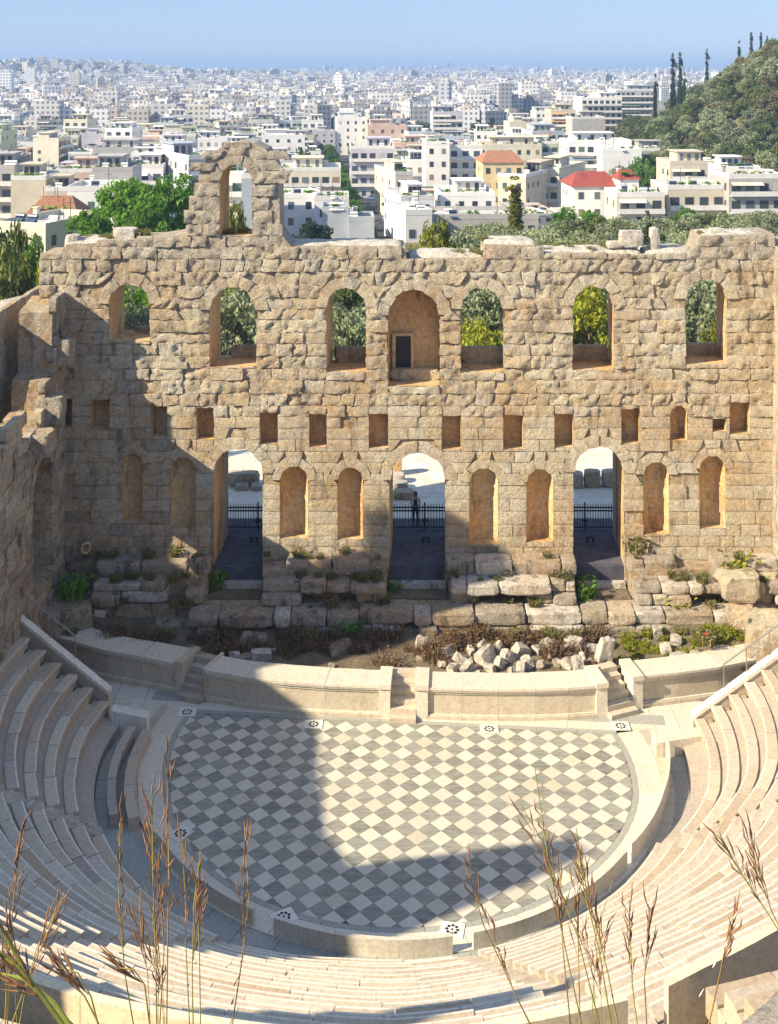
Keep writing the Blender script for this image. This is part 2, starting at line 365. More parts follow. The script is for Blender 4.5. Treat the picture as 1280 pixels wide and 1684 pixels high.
def core_wall(name, outline, ops, T, v0, v1, mat, root, jamb_mat, skew_all=None, reveal=True):
    """wall core with real holes: front skin at v0, back skin at v1 (v1<v0), outer rim, and the reveals of each opening"""
    loops = [outline] + [o.outline(.03) for o in ops]
    pts = [p for l in loops for p in l]
    tri = tessellate_polygon([[Vector((a, b, 0)) for a, b in l] for l in loops])
    mb = MB(); mb.add([T(u, v0, z) for u, z in pts], [tuple(t) for t in tri])
    lo2 = [outline] + [[(u + o.skew * (v0 - v1), z) for u, z in o.outline(.03)] for o in ops if o.through]
    p2 = [p for l in lo2 for p in l]
    tri2 = tessellate_polygon([[Vector((a, b, 0)) for a, b in l] for l in lo2])
    mb.add([T(u, v1, z) for u, z in p2], [tuple(reversed(t)) for t in tri2])
    n = len(outline)
    mb.add([T(u, v0, z) for u, z in outline] + [T(u, v1, z) for u, z in outline], [(i, (i + 1) % n, n + (i + 1) % n, n + i) for i in range(n)])
    mb.build(name, mat, root)
    for o in ops:
        ol = o.outline(.0 if not o.through else .01); k = len(ol); dep = o.depth if not o.through else (v0 - v1)
        apse = (not o.through) and o.arched and o.zc < 12
        steps = 8 if apse else max(2, int(dep / .45)); m = MB(); vs = []
        for s in range(steps + 1):
            th = math.pi / 2 * .94 * s / steps; ct = math.cos(th) ** .8 if apse else 1.0
            d = dep * math.sin(th) if apse else dep * s / steps
            for (u, z) in ol:
                j = .035 * nz(u * 2.1, z * 2.1, d * 2.3) if 0 < s else 0
                cu, cz = o.c, (o.zs + o.zc) / 2
                uu = o.c + (u - o.c) * ct; zz = o.spring + (z - o.spring) * ct if z > o.spring else z
                vs.append(T(uu + o.skew * d - j * (1 if u < cu else -1), v0 + .02 - d, zz + j))
        fs = []
        for s in range(steps):
            for i in range(k): a, b = s * k + i, s * k + (i + 1) % k; fs.append((a, a + k, b + k, b))
        m.add(vs, fs)
        if not o.through:
            m.add(vs[-k:], [tuple(range(k))])
        m.build('reveal' if o.through else 'niche', jamb_mat, root, False)
# ------------------------------------------------------------------ terrain
def ground_z(x, y):
    if y < 76: return 2.6
    g = interp([(76, 2.4), (95, 1.4), (120, .9), (200, -3.2), (214, -4.4), (236, -11.5), (400, -12), (1500, -12), (3000, -2), (5000, 12), (7000, 24), (9000, 27)], y)
    # wooded hill beyond the wall, seen at the picture's edge
    h = smooth01((x - (.19 * y - 9)) / (.225 * y)) * smooth01((y - 285) / 130.0) * smooth01((1500 - y) / 700.0)
    g += 47 * h * (1 - .3 * smooth01((y - 600) / 500.0))
    # distant tree covered rise
    g += 44 * math.exp(-((x + 820) / 420.0) ** 2 - ((y - 2700) / 700.0) ** 2)
    g += 16 * math.exp(-((x - 300) / 900.0) ** 2 - ((y - 6500) / 900.0) ** 2)
    if y > 1500: g += 5 * nz(x * .0013, y * .0013, 3)
    return g
ys = list(np.arange(73, 260, 6)) + list(np.arange(260, 900, 16)) + list(np.arange(900, 3000, 60)) + list(np.arange(3000, 9301, 300))
vs = []; NX = 61
for y in ys:
    hw = min(y * .75 + 60, 3500)
    for i in range(NX):
        x = -hw + 2 * hw * i / (NX - 1); vs.append((x, y, ground_z(x, y)))
fs = [(j * NX + i, j * NX + i + 1, (j + 1) * NX + i + 1, (j + 1) * NX + i) for j in range(len(ys) - 1) for i in range(NX - 1)]
structure(mesh_obj('terrain', vs, fs, M_GROUND, smooth=True))
# skin of the wooded hill: same ground, dry hillside surface 0.15 m above the sheet
vs = []; A, B = 46, 46
for j in range(B + 1):
    y = 285 + (1000 - 285) * j / B
    for i in range(A + 1):
        x = .2 * y - 6 + 280 * i / A; vs.append((x, y, ground_z(x, y) + (1.2 if 0 < i < A and 0 < j < B else -6)))
structure(mesh_obj('hill', vs, [(j * (A + 1) + i, j * (A + 1) + i + 1, (j + 1) * (A + 1) + i + 1, (j + 1) * (A + 1) + i) for j in range(B) for i in range(A)], M_HILL, smooth=True))
# soil of the grove between the plaza and the first houses
def strip(name, x0, x1, y0, y1, nx, ny, mat, lift):
    v = [(x0 + (x1 - x0) * i / nx, y0 + (y1 - y0) * j / ny, 0) for j in range(ny + 1) for i in range(nx + 1)]
    v = [(a, b, ground_z(a, b) + lift) for a, b, c in v]
    return structure(mesh_obj(name, v, [(j * (nx + 1) + i, j * (nx + 1) + i + 1, (j + 1) * (nx + 1) + i + 1, (j + 1) * (nx + 1) + i) for j in range(ny) for i in range(nx)], mat, smooth=True))
strip('grove_ground', -90, 110, 77, 212, 40, 27, M_HILL, .12)

# ------------------------------------------------------------------ theatre floor levels
C0 = Vector((0.2, 43.4, 0))
def pol(r, az, z=0.0): a = math.radians(az); return Vector((C0.x + r * math.cos(a), C0.y + r * math.sin(a), z))
mb = MB(); mb.box(-60, 60, -10, 47.2, -1.6, -.10); structure(mb.build('orchestra_ground', M_GREYBAND))
base_px = [(80, 1090), (120, 1100), (165, 1115), (222, 1125), (290, 1139), (345, 1153), (430, 1168), (535, 1176), (640, 1180), (683, 1181), (770, 1184), (860, 1185), (940, 1182), (996, 1177), (1040, 1166), (1110, 1158), (1179, 1149), (1262, 1132)]
bp = [atZ(px, py, 0) for px, py in base_px]
def bp_y(x): return interp([(p.x, p.y) for p in bp], x)
# earth floor of the pit under the vanished stage
vs = []; nx, ny = 110, 40
for j in range(ny + 1):
    for i in range(nx + 1):
        x = -19 + 38.5 * i / nx; y = 47.1 + 7.4 * j / ny
        z = .88 + .14 * nz(x * .7, y * .7, 1) + .07 * nz(x * 2.3, y * 2.3, 5)
        z += .7 * smooth01((-11.5 - x) / 4) * smooth01((y - 50.2) / 1.5) + .35 * smooth01((x - 10.5) / 4) * smooth01((y - 49.3) / 1.2) + .45 * smooth01((y - 50.3) / 1.2)
        yb = bp_y(x)
        if y < yb + 1.3: z = -.3
        vs.append((x, y, z))
structure(mesh_obj('pit_earth', vs, [(j * (nx + 1) + i, j * (nx + 1) + i + 1, (j + 1) * (nx + 1) + i + 1, (j + 1) * (nx + 1) + i) for j in range(ny) for i in range(nx)], M_EARTH, smooth=True))

# ------------------------------------------------------------------ orchestra paving
orch = structure(MB().build('orchestra_floor', M_GREYBAND)); bpy.data.objects.remove(orch)
FL, FR = Vector((-7.95, 46.85)), Vector((8.75, 45.35))
def ring_r(az): return 8.25
bound = []                                     # tile field boundary, ccw
azR = math.degrees(math.atan2(FR.y - C0.y, FR.x - C0.x)); azL = math.degrees(math.atan2(FL.y - C0.y, FL.x - C0.x))
for i in range(61):
    az = azL + (360 + azR - azL) * i / 60
    a = az % 360
    r = interp([(azL, (FL - Vector((C0.x, C0.y))).length), (190, 8.30), (215, 8.25), (270, 8.30), (320, 8.5), (345, 8.75), (360 + azR, (FR - Vector((C0.x, C0.y))).length)], az)
    p = pol(r, az); bound.append((p.x, p.y))
def clip_poly(poly, clip):
    out = poly
    for (ax, ay), (bx, by) in zip(clip, clip[1:] + clip[:1]):
        inp, out = out, []
        f = lambda p: (bx - ax) * (p[1] - ay) - (by - ay) * (p[0] - ax)
        for i, p in enumerate(inp):
            q = inp[(i + 1) % len(inp)]; fp, fq = f(p), f(q)
            if fp >= 0: out.append(p)
            if (fp >= 0) != (fq >= 0):
                t = fp / (fp - fq); out.append((p[0] + (q[0] - p[0]) * t, p[1] + (q[1] - p[1]) * t))
        if not out: return []
    return out
def area(p): return abs(sum(a[0] * b[1] - b[0] * a[1] for a, b in zip(p, p[1:] + p[:1]))) / 2
def flat_prism(name, poly, z0, z1, mat, parent, gap=.006):
    cx = sum(p[0] for p in poly) / len(poly); cy = sum(p[1] for p in poly) / len(poly)
    q = []
    for x, y in poly:
        d = math.hypot(x - cx, y - cy); k = max(0, 1 - gap * 1.4 / max(d, .02)); q.append(((x - cx) * k, (y - cy) * k))
    n = len(q); v = [(x, y, z0) for x, y in q] + [(x, y, z1) for x, y in q]
    return mesh_obj(name, v, [tuple(range(n, 2 * n))] + [(i, (i + 1) % n, n + (i + 1) % n, n + i) for i in range(n)], mat, parent, False, (cx, cy, 0))
floor_root = bpy.data.objects.new('orchestra_floor', None); COL.objects.link(floor_root); structure(floor_root)
floor_root['label'] = 'semicircular orchestra floor of grey and cream marble diamonds below the stage front'
ux, uy = Vector((1, -.075)).normalized(), Vector((.075, 1)).normalized()
DX, DY = .80, .80                                   # diamond diagonals
tiles = []
O2 = Vector((.21, 45.30))
for a in range(-30, 31):
    for b in range(-30, 31):
        if (a + b) % 2: pass
        # diagonal lattice: centres at (a*DX/2, b*DY/2) with a+b even
        if (a + b) % 2: continue
        c = O2 + ux * (a * DX / 2) + uy * (b * DY / 2)
        poly = [c + ux * DX / 2, c + uy * DY / 2, c - ux * DX / 2, c - uy * DY / 2]
        poly = clip_poly([tuple(p) for p in poly], bound)
        if len(poly) < 3 or area(poly) < .02: continue
        tiles.append((poly, b % 2 == 0))
cnt = {True: 0, False: 0}
for poly, dark in sorted(tiles, key=lambda t: -area(t[0])):
    cnt[dark] += 1
    flat_prism('grey_tile' if dark else 'cream_tile', poly, -.06, .004 * RND.random(), M_TD if dark else M_TL, floor_root)
def arc_slabs(name, r0f, r1f, az0, az1, L, z0, z1, mat, parent, gap=.008, jit=0.0, filt=True, sub=1.0, jr=0.0, edge=None):
    """ring of slabs; r0f, r1f callables of azimuth (deg)"""
    rm = r1f((az0 + az1) / 2); tot = math.radians(az1 - az0) * rm; n = max(1, round(tot / L)); out = []
    cuts = [0] + [(i + RND.uniform(-.2, .2)) / n for i in range(1, n)] + [1]
    for t0, t1 in zip(cuts, cuts[1:]):
        a0, a1 = az0 + (az1 - az0) * t0, az0 + (az1 - az0) * t1
        g = math.degrees(gap / rm); a0 += g; a1 -= g
        am = (a0 + a1) / 2; pm = pol(r0f(am), am, z1)
        if filt and not in_view(pm.x, pm.y, pm.z, 170): continue
        k = max(1, int((a1 - a0) * math.pi / 180 * rm / (.55 * sub))); dz = RND.uniform(-jit, jit); dr = RND.uniform(-jr, jr)
        v = []; f = []
        for i in range(k + 1):
            a = a0 + (a1 - a0) * i / k
            for r, z in ((r0f(a) + dr, z0), (r1f(a), z0), (r1f(a), z1 + dz), (r0f(a) + dr, z1 + dz)): v.append(pol(r, a, z) - pm)
        for i in range(k):
            o = i * 4
            f += [(o + j, o + 4 + j, o + 4 + (j + 1) % 4, o + (j + 1) % 4) for j in range(4)]
        f += [(0, 1, 2, 3), (k * 4 + 3, k * 4 + 2, k * 4 + 1, k * 4)]
        if edge is None: out.append(mesh_obj(name, v, f, mat, parent, False, pm)); continue
        # bright row edge put into the colour: lighter lip along the top front
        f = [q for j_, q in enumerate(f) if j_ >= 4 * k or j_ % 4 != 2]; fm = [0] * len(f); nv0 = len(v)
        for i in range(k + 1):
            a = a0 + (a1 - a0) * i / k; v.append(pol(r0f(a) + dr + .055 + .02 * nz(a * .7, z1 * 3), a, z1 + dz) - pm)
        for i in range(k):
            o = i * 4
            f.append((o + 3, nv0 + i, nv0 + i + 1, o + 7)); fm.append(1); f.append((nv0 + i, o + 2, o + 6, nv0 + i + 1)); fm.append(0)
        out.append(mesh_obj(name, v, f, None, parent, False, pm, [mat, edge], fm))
    return out
def rtile(az): return interp([(azL, (FL - Vector((C0.x, C0.y))).length), (190, 8.30), (215, 8.25), (270, 8.30), (320, 8.5), (345, 8.75), (360 + azR, (FR - Vector((C0.x, C0.y))).length)], az)
R = lambda d: (lambda az: rtile(az) + d)
arc_slabs('grey_border_slab', R(.01), R(.22), azL, 360 + azR, 1.6, -.06, .004, M_GREYBAND, floor_root)
arc_slabs('cream_ring_slab', R(.23), R(1.12), azL, 360 + azR, 1.9, -.06, .006, M_RING, floor_root)
arc_slabs('outer_band_slab', R(1.13), R(1.50), azL, 199, 1.5, -.06, .003, M_PANEL, floor_root)
arc_slabs('outer_band_slab', R(1.13), R(1.50), 330, 360 + azR, 1.5, -.06, .003, M_PANEL, floor_root)
# straight strips between tile field and stage front
dF = (FR - FL).normalized(); nF = Vector((-dF.y, dF.x))
def straight_slabs(name, o0, o1, s0, s1, L, z0, z1, mat):
    tot = s1 - s0; n = max(1, round(tot / L))
    for i in range(n):
        a = FL + dF * (s0 + tot * i / n + .006); b = FL + dF * (s0 + tot * (i + 1) / n - .006)
        poly = [a + nF * o0, b + nF * o0, b + nF * o1, a + nF * o1]
        flat_prism(name, [tuple(p) for p in poly], z0, z1, mat, floor_root, .0)
LF = (FR - FL).length
straight_slabs('grey_border_slab', .01, .24, -.2, LF + .2, 1.5, -.06, .004, M_GREYBAND)
straight_slabs('cream_ring_slab', .25, .80, -.2, LF + .2, 1.9, -.06, .007, M_RING)
straight_slabs('grey_border_slab', .81, 1.5, -2.0, LF + 2.2, 1.4, -.07, .0, M_GREYBAND)
# pale paving beside the steps at both ends of the stage front
for poly_px in ([(150, 1150), (187, 1182), (262, 1215), (318, 1168), (352, 1162), (290, 1138), (165, 1112)], [(1024, 1178), (1052, 1215), (1075, 1235), (1150, 1205), (1200, 1150), (1120, 1155), (1050, 1160)]):
    P_ = [atZ(x, y, 0) for x, y in poly_px]; P_ = [(p.x, p.y) for p in P_]
    sa = sum(a[0] * b[1] - b[0] * a[1] for a, b in zip(P_, P_[1:] + P_[:1]))
    if sa < 0: P_ = P_[::-1]
    x0 = min(p[0] for p in P_); x1 = max(p[0] for p in P_); y0 = min(p[1] for p in P_); y1 = max(p[1] for p in P_)
    x = x0
    while x < x1:
        w = RND.uniform(.9, 1.4); y = y0 + RND.uniform(-.4, 0)
        while y < y1:
            d_ = RND.uniform(.8, 1.6); q = clip_poly([(x, y), (x + w, y), (x + w, y + d_), (x, y + d_)], P_)
            if len(q) > 2 and area(q) > .05: flat_prism('paving_slab', q, -.12, -.012 + RND.uniform(-.004, .006), M_RING, floor_root, .008)
            y += d_
        x += w
# drain slabs with a rosette of holes let into the ring
for k, (px, py, az) in enumerate([(308, 1171, 0), (516, 1191, 0), (805, 1199, 0), (1021, 1194, 0), (467, 1508, .5), (744, 1529, -.2), (297, 1371, .9)]):
    p = atZ(px, py, 0.02)
    where = ['beside the broken stage steps', 'on the strip in front of the shaded stage front', 'fringed with dry moss below the sunlit stage front', 'at the foot of the sunlit end steps',
             'between two parapets at the shaded foot of the seats', 'in the gap of the low parapet below the aisle', 'at the shaded side of the ring below the seats'][k]
    rt = thing('drain_slab', 'white marble drain slab with round rosette holes ' + where, 'drain cover', (p.x, p.y, 0), az, 'rosette drain slabs of the orchestra')
    m = MB(); m.box(-.36, .36, -.3, .3, .008, .028); m.build('slab', M_WHITE, rt)
    for h in range(8):
        a = h * math.pi / 4; q = MB()
        q.tube((.165 * math.cos(a), .165 * math.sin(a), .024), (.165 * math.cos(a), .165 * math.sin(a), .034), .052, .052, 8)
        q.build('drain_hole', M_BLACK, rt)
    q = MB(); q.tube((0, 0, .024), (0, 0, .034), .04, .04, 8); q.build('drain_hole', M_BLACK, rt)

# ------------------------------------------------------------------ cavea
NROW, R0, DR, Z0, DZ = 19, 10.75, .628, .42, .432
AISLE = [203, 242.5, 281.5, 329.5]
def az_end_left(r): return 180 - math.degrees(math.asin(min(.9, (46.45 + .24 * (r - 11.9) - C0.y) / r)))
def az_end_right(r): return 360 + math.degrees(math.asin(min(.9, (44.9 + .11 * (r - 11.6) - C0.y) / r)))
RIN = [(165, 11.0), (180, 11.0), (203, 10.85), (242, 10.6), (262, 10.15), (282, 10.05), (330, 10.05), (345, 10.7), (366, 11.1)]
ROUT = [(165, 24.4), (180, 24.2), (203, 23.0), (242, 22.6), (256, 23.0), (270, 23.2), (282, 22.6), (284.7, 22.3), (290, 21.85), (300, 21.5), (330, 22.2), (366, 24.0)]
def row_r(i, az=270.0): a = interp(RIN, az); return a + (interp(ROUT, az) - a) * i / 19.0
def row_z(i): return Z0 + DZ * i
# solid core below all the rows, the walkway and the upper rows
ZT = row_z(NROW - 1); UZ = ZT + .55
def RTf(az): return row_r(19, az)
def URf(az): return RTf(az) + 1.35
def prof_at(az):
    r = lambda i: row_r(i, az)
    P = [(9.0, -1.0), (r(0) - .01, -1.0), (r(0) - .01, .12)]
    for i in range(NROW): P += [(r(i) + .02, row_z(i) - .14 - DZ + .12), (r(i) + .02, row_z(i) - .14)]
    P += [(RTf(az) + .3, ZT - .14), (RTf(az) + .3, ZT - .33), (URf(az) + .05, ZT - .33)]
    dd = (34.0 - URf(az)) / 13
    for i in range(13): P += [(URf(az) + dd * i + .05, UZ + .3 + .43 * i), (URf(az) + dd * (i + 1) + .05, UZ + .3 + .43 * i)]
    return P + [(35.2, UZ + .3 + .43 * 12), (35.2, -1.2)]
vs = []; SEG = 70; n = len(prof_at(200))
for q_ in range(SEG + 1):
    az = 168 + (366 - 168) * q_ / SEG
    for r, z in prof_at(az): vs.append(pol(r, az, z))
core = mesh_obj('cavea_terrace', vs, [(s_ * n + i, s_ * n + i + 1, (s_ + 1) * n + i + 1, (s_ + 1) * n + i) for s_ in range(SEG) for i in range(n - 1)], M_SEAT_D); structure(core)
M_PARA = marble_mat('warm_parapet_stone', [(.72, .60, .41), (.76, .65, .46), (.68, .56, .38)], .4)  # warm colour stands in for light missing on the outer parapet face
wedges = [(None, 0, 'worn shaded seating wedge beside the broken stage steps'), (0, 1, 'shaded seating wedge curving behind the tall dry grass'),
          (1, 2, 'sunlit seating wedge facing the stage front along the axis'), (2, 3, 'broad sunlit seating wedge above the cut white row ends'),
          (3, None, 'sunlit seating wedge beside the white coping and handrail')]
for wi, (a, b, lab) in enumerate(wedges):
    rt = thing('seating_wedge', lab, 'theatre seats', (0, 0, 0), 0, 'marble seating wedges of the lower cavea')
    for i in range(NROW):
        r = row_r(i, 190 if a is None else (350 if b is None else 262)); z = row_z(i); g = math.degrees(.40 / r)
        az0 = az_end_left(r) + math.degrees(.02) if a is None else AISLE[a] + g
        az1 = az_end_right(r) if b is None else AISLE[b] - g
        worn = wi == 0
        if wi in (0, 4) and i == 0: continue
        broken = wi in (0, 1, 4) and RND.random() < .35
        mat = M_SEAT
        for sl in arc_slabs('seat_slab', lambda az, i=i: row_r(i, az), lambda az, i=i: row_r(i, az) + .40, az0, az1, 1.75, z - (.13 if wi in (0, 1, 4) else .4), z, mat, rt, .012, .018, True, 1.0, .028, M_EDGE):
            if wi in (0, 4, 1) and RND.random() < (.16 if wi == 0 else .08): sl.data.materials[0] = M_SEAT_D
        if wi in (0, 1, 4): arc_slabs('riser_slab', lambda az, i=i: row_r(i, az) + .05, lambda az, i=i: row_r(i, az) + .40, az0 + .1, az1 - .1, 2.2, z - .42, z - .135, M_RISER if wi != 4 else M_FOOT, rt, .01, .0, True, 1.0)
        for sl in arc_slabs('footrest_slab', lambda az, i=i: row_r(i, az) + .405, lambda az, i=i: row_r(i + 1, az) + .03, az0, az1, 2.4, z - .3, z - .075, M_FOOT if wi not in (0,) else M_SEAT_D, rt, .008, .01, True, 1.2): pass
    # parapet behind the last row
    g = math.degrees(.42 / 22.8); z = row_z(NROW - 1)
    az0 = az_end_left(24.3) if a is None else AISLE[a] + g; az1 = az_end_right(24.2) if b is None else AISLE[b] - g
    arc_slabs('parapet_slab', lambda az: RTf(az) - .02, lambda az: RTf(az) + .16, az0, az1, 2.6, z - 1.0, z + .98, M_PARA, rt, .006, 0, True, .7)
# stairs in the aisles
for k, az in enumerate(AISLE):
    lab = ['shaded stairway between the worn wedge and the curved shaded rows', 'stairway with zigzag row ends at the edge of the shade', 'sunlit stairway beside the row of cut white seat ends', 'sunlit stairway climbing between the short steep rows and the broad wedge'][k]
    rt = thing('stairway', lab, 'stairs', (0, 0, 0), 0, 'stairways of the lower cavea')
    for i in range(NROW):
        for h in range(2):
            r = row_r(i, az) + h * DR / 2 - .1; z = row_z(i) - DZ + .12 + DZ / 2 * (h + 1) - .12
            p = pol(r, az, z)
            if not in_view(p.x, p.y, p.z, 90): continue
            g = math.degrees(.375 / r)
            arc_slabs('step', lambda q: r, lambda q: r + DR / 2 + .06, az - g, az + g, 2, z - .3, z, M_SEAT if k else M_PALE, rt, .0, .006, True, 1)
# upper wedges: only the rows that come into the picture
for a0, a1, lab in ((222, 262, 'upper seating wedge beyond the walkway at the sunlit grass corner'), (284.2, 318, 'upper seating wedge beyond the walkway beside the brown rock')):
    rt = thing('upper_seating_wedge', lab, 'theatre seats', (0, 0, 0), 0, 'marble seating wedges of the upper cavea')
    for i in range(5):
        r = URf((a0 + a1) / 2) + .65 * i; z = UZ + .42 + .43 * i; g = math.degrees(.02)
        arc_slabs('seat_slab', lambda az: r, lambda az: r + .42, a0, a1, 1.8, z - .5, z, M_SEAT, rt, .008, .008)
        arc_slabs('footrest_slab', lambda az: r + .425, lambda az: r + .68, a0, a1, 2.4, z - .4, z - .05, M_SEAT, rt, .008, .008)
# low parapet round the orchestra
def rbar(az): return interp([(195, 9.55), (214, 9.1), (242, 9.2), (270, 9.38), (300, 9.35), (322, 9.3), (345, 9.75), (364, 10.35)], az)
for a0, a1, lab, hh in ((205, 242.3, 'low curved marble parapet in the shade below the seats', .52), (246.8, 280.2, 'low curved marble parapet at the front of the axis, half in shade', .52),
                    (284, 323.5, 'low curved sunlit marble parapet beside the narrow shadowed walkway', .52), (325, 362, 'thick sunlit marble parapet rising beside the dark drain passage', .62)):
    rt = thing('low_parapet', lab, 'parapet', (0, 0, 0), 0, 'low marble parapets around the orchestra')
    arc_slabs('parapet_slab', lambda q: rbar(q), lambda q: rbar(q) + .13, a0, a1, 2.2, -.05, hh, M_RING, rt, .003, 0, False, .5)
# paving of the narrow walkway
wk = bpy.data.objects.new('walkway_floor', None); COL.objects.link(wk); structure(wk)
arc_slabs('walkway_slab', lambda q: rbar(q) + .14, lambda q: row_r(0, q) + .2, 176, 365, 1.5, -.1, -.015, M_GREYBAND, wk, .012, .01)
arc_slabs('walkway_slab', lambda q: rtile(q) + 1.1, lambda q: rbar(q) + .02, 196, 365, 1.5, -.1, -.01, M_PANEL, wk, .012, .008)
# benches of honour and side blocks at the shaded end
rt = thing('inner_bench', 'worn low double bench curving at the shaded end of the orchestra', 'stone bench')
arc_slabs('bench_slab', lambda q: 9.55, lambda q: 9.9, 171, 203, 1.9, -.05, .42, M_SEAT, rt, .01, .02, True, 1, .02)
arc_slabs('bench_slab', lambda q: 10.2, lambda q: 10.5, 171, 201, 1.7, -.05, .50, M_SEAT_D, rt, .01, .03, True, 1, .03)
# coping walls closing the rows
def coping(ra, rb, azf, side, lab):
    rt = thing('coping_wall', lab, 'coping', (0, 0, 0), 0, 'sloping white copings at the ends of the seating')
    pts = []
    N_ = 8
    for i in range(N_ + 1):
        r = ra + (rb - ra) * i / N_; az_ = azf(r); p = pol(r, az_, 0); p.z = row_z((r - row_r(0, az_)) / (row_r(1, az_) - row_r(0, az_))) + .12; pts.append(p)
    for a, b in zip(pts, pts[1:]):
        m = MB(); d = Vector((b.x - a.x, b.y - a.y, 0)).normalized(); nn = Vector((-d.y, d.x, 0)); nn = nn if nn.y > 0 else -nn
        lo = [a, b, b + nn * .34, a + nn * .34]
        if side < 0: lo = [b, a, a + nn * .34, b + nn * .34]
        m.hexa([p - Vector((0, 0, .16)) for p in lo], lo); m.build('coping_slab', M_WHITE, rt)
        m = MB(); lo2 = [p + (nn * .05) for p in lo[:2]] + [p - nn * .05 for p in lo[2:]]
        m.hexa([Vector((p.x, p.y, -.2)) for p in lo2], [p - Vector((0, 0, .165)) for p in lo2]); m.build('wall_panel', M_PANEL, rt)
    return rt, pts
cl, ptl = coping(11.9, 20.5, az_end_left, -1, 'bluish shaded sloping coping at the end of the worn seats')
cr, ptr = coping(11.75, 19.0, az_end_right, 1, 'bright white sunlit sloping coping at the end of the seats')
def handrail(pts, lab, off, t0, t1, h):
    rt = thing('handrail', lab, 'handrail', (0, 0, 0), 0, 'thin metal handrails above the copings')
    A, B = pts[0], pts[-1]
    n = 6
    P = [A + (B - A) * (t0 + (t1 - t0) * i / n) + off for i in range(n + 1)]
    for p in P: m = MB(); m.tube(p, p + Vector((0, 0, h)), .022, .022, 6); m.build('post', M_METAL, rt)
    m = MB(); m.tube(P[0] + Vector((0, 0, h)), P[-1] + Vector((0, 0, h)), .032, .032, 6); m.build('rail', M_METAL, rt)
handrail(ptl, 'thin grey handrail sloping above the shaded coping', Vector((0, .30, -.05)), .18, .95, 1.0)
handrail(ptr, 'thin grey handrail sloping above the sunlit white coping', Vector((0, .30, -.05)), .18, .95, 1.0)
# end pedestals of the copings
rt = thing('end_block', 'pale marble block wall closing the shaded seats at the orchestra', 'stone block', group=None)
a, b = atZ(187, 1163, .62), atZ(246, 1173, .62)
m = MB(); m.hexa([(a.x, a.y - .5, -.1), (b.x, b.y - .5, -.1), (b.x, b.y, -.1), (a.x, a.y, -.1)], [(a.x, a.y - .5, .75), (b.x, b.y - .5, .7), (b.x, b.y, .7), (a.x, a.y, .75)]); m.build('block', M_WHITE, rt)
rt = thing('end_block', 'white marble block closing the sunlit seats beside the drain passage', 'stone block')
a, b = atZ(1072, 1205, .5), atZ(1150, 1200, .5)
m = MB(); m.hexa([(a.x, a.y - .8, -.1), (b.x, b.y - .6, -.1), (b.x, b.y, -.1), (a.x, a.y, -.1)], [(a.x, a.y - .8, .55), (b.x, b.y - .6, .6), (b.x, b.y, .6), (a.x, a.y, .55)]); m.build('block', M_RING, rt)

# ------------------------------------------------------------------ stage front (pulpitum)
def bp_at(px):
    Y = interp([(q[0], p.y) for q, p in zip(base_px, bp)], px); return Vector(((px - CXP) / F * Y, Y, 0))
PH = 1.27
def pulp_seg(x0, x1, root, set_back=0.0, H=PH):
    a, b = bp_at(x0), bp_at(x1); d = (b - a).normalized(); nn = Vector((-d.y, d.x, 0)); L = (b - a).length
    a = a + nn * set_back; b = b + nn * set_back
    def pr(name, o0, o1, z0, z1, mat, e=.004, jit=0):
        q = [a + d * e + nn * o0, b - d * e + nn * o0, b - d * e + nn * o1, a + d * e + nn * o1]
        m = MB(); m.hexa([p + Vector((0, 0, z0)) for p in q], [p + Vector((0, 0, z1)) for p in q]); return m.build(name, mat, root)
    pr('plinth_course', -.10, .6, -.35, .14, M_PANEL); pr('base_moulding', -.05, .55, .142, .20, M_RING)
    pr('wall_panel', .03, 1.2, .202, H - .26, M_PANEL); pr('cornice_slab', -.02, 1.08, H - .258, H - .14, M_RING)
    pr('cornice_slab', -.09, 1.1, H - .138, H - .07, M_RING)
    pr('coping_slab', -.12, 1.16 + RND.uniform(-.03, .05), H - .068, H + .03 + RND.uniform(-.01, .012), M_RING)
pulp = thing('proscenium', 'long panelled marble stage front with cornice between orchestra and pit', 'stage front')
for x0, x1 in ((82, 130), (130, 178), (178, 232), (232, 291), (340, 405), (405, 470), (470, 535), (535, 594), (594, 628), (702, 760), (760, 820), (820, 880), (880, 935), (935, 982), (1056, 1120), (1120, 1185), (1185, 1262)):
    pulp_seg(x0, x1, pulp, 0.0 if x0 < 1050 else .1)
